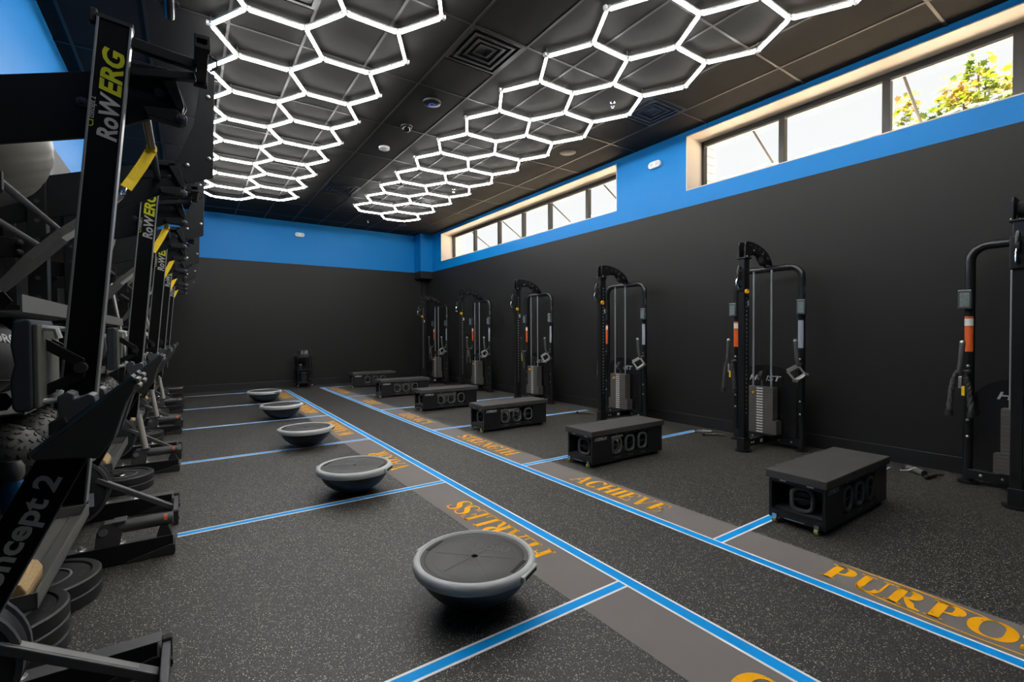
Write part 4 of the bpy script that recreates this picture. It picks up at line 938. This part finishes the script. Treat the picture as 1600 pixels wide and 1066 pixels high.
        MB().prism([(c.x, c.z) for c in so_], ya - .006, yb + .006).build('strap_buckle', rubber, board, bevel=.004)
    return t
rower0 = make_rower()

# ------------------------------------------------------------------ suspension straps
def band(pts, wd, th, wdir):
    mb = MB(); n = len(pts); W = Vector(wdir).normalized(); vv = []
    for i in range(n):
        p = Vector(pts[i]); dd = (Vector(pts[min(i + 1, n - 1)]) - Vector(pts[max(i - 1, 0)])).normalized(); a = (W - dd * W.dot(dd)).normalized(); b = dd.cross(a)
        for q, r in ((-1, -1), (1, -1), (1, 1), (-1, 1)): vv.append(p + a * (q * wd / 2) + b * (r * th / 2))
    fs_ = [(0, 1, 2, 3), tuple((n - 1) * 4 + k for k in (3, 2, 1, 0))]
    for i in range(n - 1):
        for k in range(4): fs_.append((i * 4 + k, i * 4 + (k + 1) % 4, (i + 1) * 4 + (k + 1) % 4, (i + 1) * 4 + k))
    return mb.add(vv, fs_)
def make_strap():
    # relative to rack origin (near frame at y=0)
    t = thing('suspension_strap', 'x', 'strap', (0, 0, 0), 'suspension straps on the pull-up bars')
    ys = .62
    loop = [(-.13 + .0185 * math.cos(math.radians(a)), ys + .004 * math.sin(math.radians(a)), 2.215 + .0185 * math.sin(math.radians(a))) for a in range(0, 361, 30)]
    band(loop, .045, .003, (0, 1, 0)).build('anchor_loop', strap_yellow, t)
    band([(-.135, ys - .005, 2.197), (-.165, ys - .03, 2.12), (-.205, ys - .06, 2.03), (-.225, ys - .08, 1.985)], .044, .005, (.8, .1, -.5)).build('anchor_strap', strap_yellow, t)
    MB().tube([(-.225, ys - .08, 1.985), (-.24, ys - .085, 1.97), (-.245, ys - .095, 1.945), (-.23, ys - .09, 1.955), (-.225, ys - .08, 1.985)], .005, 6).build('carabiner', chrome, t, True)
    band([(-.242, ys - .095, 1.948), (-.33, ys - .19, 1.83), (-.42, ys - .28, 1.72), (-.50, ys - .36, 1.60), (-.57, ys - .42, 1.47)], .030, .004, (.75, .1, -.6)).build('webbing', strap_black, t)
    band([(-.245, ys - .10, 1.935), (-.33, ys - .20, 1.79), (-.41, ys - .29, 1.69)], .022, .004, (.75, .1, -.6)).build('webbing', strap_grey, t)
    band([(-.41, ys - .29, 1.69), (-.49, ys - .36, 1.57), (-.57, ys - .42, 1.46)], .030, .004, (.75, .1, -.6)).build('webbing', strap_black, t)
    MB().box((-.60, ys - .45, 1.40), (-.56, ys - .41, 1.47)).build('handle', rubber, t, bevel=.01)
    return t
strap0 = make_strap()
def make_stab():
    t = thing('stability_ball', 'x', 'exercise ball', (0, 0, 0), 'stability balls on the racks')
    R = .27; mb = MB(); n = 72; prof = []
    for i in range(n + 1):
        a = math.pi * i / n; rr = R - (.0022 if i % 6 == 0 else 0); prof.append((max(1e-4, rr * math.sin(a)), -rr * math.cos(a)))
    mb.lathe(prof, (0, 0, 0), 56).build('shell', ball_grey, t, True)
    MB().cyl((0, 0, R - .004), (0, 0, R + .002), .012, 12).build('plug', grey_rubber, t, True)
    return t
stab0 = make_stab()
def make_wallball():
    t = thing('wall_ball', 'x', 'wall ball', (0, 0, 0), 'wall balls on the racks')
    R = .165; body = MB().sphere((0, 0, 0), R, 40, 24).build('shell', ball_leather, t, True)
    seam = mat('seam_dark', (.006, .006, .006, 1), .7)
    for k in range(3):
        a = math.pi * k / 3; pts = [(R * math.sin(q) * math.cos(a), R * math.sin(q) * math.sin(a), R * math.cos(q)) for q in [2 * math.pi * i / 40 for i in range(40)]]
        MB().tube(pts, .0022, 5, True).build('seam', seam, body)
    for z_ in (-.07, .07):
        r_ = math.sqrt(R * R - z_ * z_); MB().tube([(r_ * math.cos(2 * math.pi * i / 40), r_ * math.sin(2 * math.pi * i / 40), z_) for i in range(40)], .0022, 5, True).build('seam', seam, body)
    # lettering wrapped on the sphere, facing local -Y
    vs_, fs_, wd = text_mesh('TORQUE', .02, 0, 1.0); s_ = .20 / wd; vv = []
    for x_, y_ in vs_:
        lon = (x_ * s_ - .10) / R; lat = (y_ * .050 + .070) / R; r_ = R + .0015
        vv.append((r_ * math.cos(lat) * math.sin(lon), -r_ * math.cos(lat) * math.cos(lon), r_ * math.sin(lat)))
    me = bpy.data.meshes.new('lettering'); me.from_pydata(vv, [], fs_); me.materials.append(label_white); child('lettering', me, body)
    return t
wall0 = make_wallball()
def make_slam():
    t = thing('slam_ball', 'x', 'slam ball', (0, 0, 0), 'slam balls on the racks')
    R = .125; body = MB().sphere((0, 0, 0), R, 32, 20).build('shell', slam_mat, t, True)
    tr = MB()
    nl = 13
    for i in range(1, nl):
        la = -math.pi / 2 + math.pi * i / nl; m_ = max(4, int(26 * math.cos(la)))
        for k in range(m_):
            lo = 2 * math.pi * (k + .5 * (i % 2)) / m_; N = Vector((math.cos(la) * math.cos(lo), math.cos(la) * math.sin(lo), math.sin(la)))
            E_ = Vector((-math.sin(lo), math.cos(lo), 0)); U_ = N.cross(E_); dirv = (E_ * .8 + U_ * (.6 if i % 2 else -.6)).normalized()
            tr.bar(N * (R + .001) - dirv * .0085, N * (R + .001) + dirv * .0085, .009, .005, tuple(N))
    o = tr.build('tread', slam_mat, body); o['kind'] = 'stuff'
    return t
slam0 = make_slam()
def make_plate():
    t = thing('bumper_plate', 'x', 'weight plate', (0, 0, 0), 'bumper plates on the floor under the racks')
    R, H = .225, .062
    MB().lathe([(.028, 0), (R - .006, 0), (R, .006), (R, H - .006), (R - .006, H), (R - .035, H), (R - .042, H - .008), (.115, H - .008), (.112, H - .003), (.106, H - .003), (.103, H - .008), (.045, H - .008), (.028, H - .004), (.028, 0)], (0, 0, 0), 56).build('disc', plate_rubber, t, True)
    MB().lathe([(R - .0075, H + .0002), (R - .0035, H - .0025), (R + .0005, H - .0075)], (0, 0, 0), 56).build('edge_stripe', mat('stripe_grey', (.13, .13, .125, 1), .5), t, True)
    MB().lathe([(.104, H - .003), (.1065, H - .0018), (.1115, H - .0018), (.114, H - .003)], (0, 0, 0), 48).build('ring_stripe', MATS['stripe_grey'], t, True)
    MB().lathe([(.026, 0), (.026, H), (.040, H), (.043, H - .006)], (0, 0, 0), 32).build('hub', chrome, t, True)
    lettering('lettering', 'TORQUE', (-.07, .135, H - .0078), (1, 0, 0), (0, 1, 0), .035, mat('emboss_plate', (.045, .045, .045, 1), .4), t, .01)
    lettering('lettering', '45 LB', (-.04, -.165, H - .0078), (1, 0, 0), (0, 1, 0), .03, MATS['emboss_plate'], t, .01)
    return t
plate0 = make_plate()
def make_block():
    t = thing('yoga_block', 'x', 'yoga block', (0, 0, 0), 'cork blocks on the rack trays')
    MB().prism([(-.055, 0), (.055, 0), (.055, .045), (.04, .075), (.0, .085), (-.055, .085)], -.12, .12).build('block', cork, t, bevel=.006)
    rb = MB()
    for k in range(11): rb.box((-.05, -.115 + k * .021, .0845), (.0, -.107 + k * .021, .0865))
    rb.build('ridges', cork, t)
    return t
block0 = make_block()
def make_blue():
    t = thing('foam_grip', 'x', 'grip', (0, 0, 0), 'blue grips on the racks')
    MB().lathe([(.001, -.10), (.022, -.098), (.033, -.08), (.036, -.03), (.033, .02), (.024, .04), (.001, .042)], (0, 0, 0), 24).build('grip', blue_pl, t, True)
    MB().lathe([(.001, .04), (.022, .04), (.03, .06), (.03, .09), (.02, .11), (.001, .112)], (0, 0, 0), 24).build('knob', grey_metal, t, True)
    return t
blue0 = make_blue()
def make_barbell():
    t = thing('barbell', 'x', 'barbell', (0, 0, 0), 'barbells standing in the landmine holders')
    a, b = Vector((0, 0, 0)), Vector((-.235, 0, 1.58)); dd = (b - a).normalized()
    MB().cyl(a, a + dd * .34, .0245, 16).build('sleeve', mat('cream_steel', (.50, .49, .44, 1), .4, .4), t, True)
    MB().cyl(a + dd * .34, b, .0145, 14).build('shaft', brushed, t, True)
    MB().cyl(a + dd * .33, a + dd * .35, .034, 16).build('collar', brushed, t, True)
    return t
bar0 = make_barbell()
index_children()
used = set()
def place(proto, loc, rot, label):
    if proto.name in used: o = copy_tree(proto)
    else: o = proto; used.add(proto.name)
    o.location = loc; o.rotation_euler = rot; o['label'] = label; return o
nth = ['nearest', 'second', 'third', 'fourth', 'farthest']
for k in range(5):
    yb_ = 2.30 + PER * k
    q = nth[k] + ' rack' if k in (0, 4) else nth[k] + ' rack from the camera'
    place(rack0, (0, yb_, 0), (0, 0, 0), 'black storage rack with shelves and angled arms, %s on the left' % nth[k])
    place(rower0, (0, 2.20 + PER * k, 0), (0, 0, 0), 'black rowing machine stood on end, %s from the camera' % nth[k])
    place(strap0, (0, yb_, 0), (0, 0, 0), 'yellow and black suspension strap tied back on the ' + q)
    if k < 4:
        place(stab0, (-.715, yb_ + .38, 2.06), (.25, -.35, .4), 'grey stability ball on the top rails of the ' + q)
    for j, (dy, rz) in enumerate(((.23, -.35), (.60, .1))):
        place(wall0, (-.68, yb_ + dy, 1.22), (.1, .1, rz + 1.5), '%s black wall ball on the upper shelf of the %s' % (('nearer', 'farther')[j], q))
    for j, (dx, dy) in enumerate(((-.575, .21), (-.565, .50), (-.60, .78))):
        if k > 1 and j > 1: continue
        place(slam0, (dx, yb_ + dy, .845 + (0 if j != 1 else .004)), (.3 * j, .4, .9 * j), '%s treaded black slam ball on the lower shelf of the %s' % (('nearest', 'middle', 'farthest')[j], q))
    place(block0, (-.545, yb_ + .20, .331), (0, 0, .0), 'ribbed cork block on the low tray of the ' + q)
    if k == 0:
        place(blue0, (-.52, yb_ + .10, .74), (0, .0, 0), 'blue foam grip tucked behind the lettering of the nearest rower')
        for j, z in enumerate((0, .063)): place(plate0, (-.60, yb_ + .845, z), (0, 0, .5 + j), '%s bumper plate of the farther stack under the nearest rack' % ('lower', 'upper')[j])
        for j, z in enumerate((0, .063, .126)): place(plate0, (-.65, yb_ + .385, z), (0, 0, -.4 + j), '%s bumper plate of the nearer stack under the nearest rack' % ('bottom', 'middle', 'top')[j])
    else:
        for j, z in enumerate((0, .063)): place(plate0, (-.48, yb_ + .78, z), (0, 0, .5 + j + k), '%s bumper plate on the floor under the %s' % (('lower', 'upper')[j], q))
    if k in (1, 2, 3):
        place(bar0, (-.335, yb_ + DA, .2505), (0, 0, 0), 'steel barbell standing in the landmine holder of the ' + q)
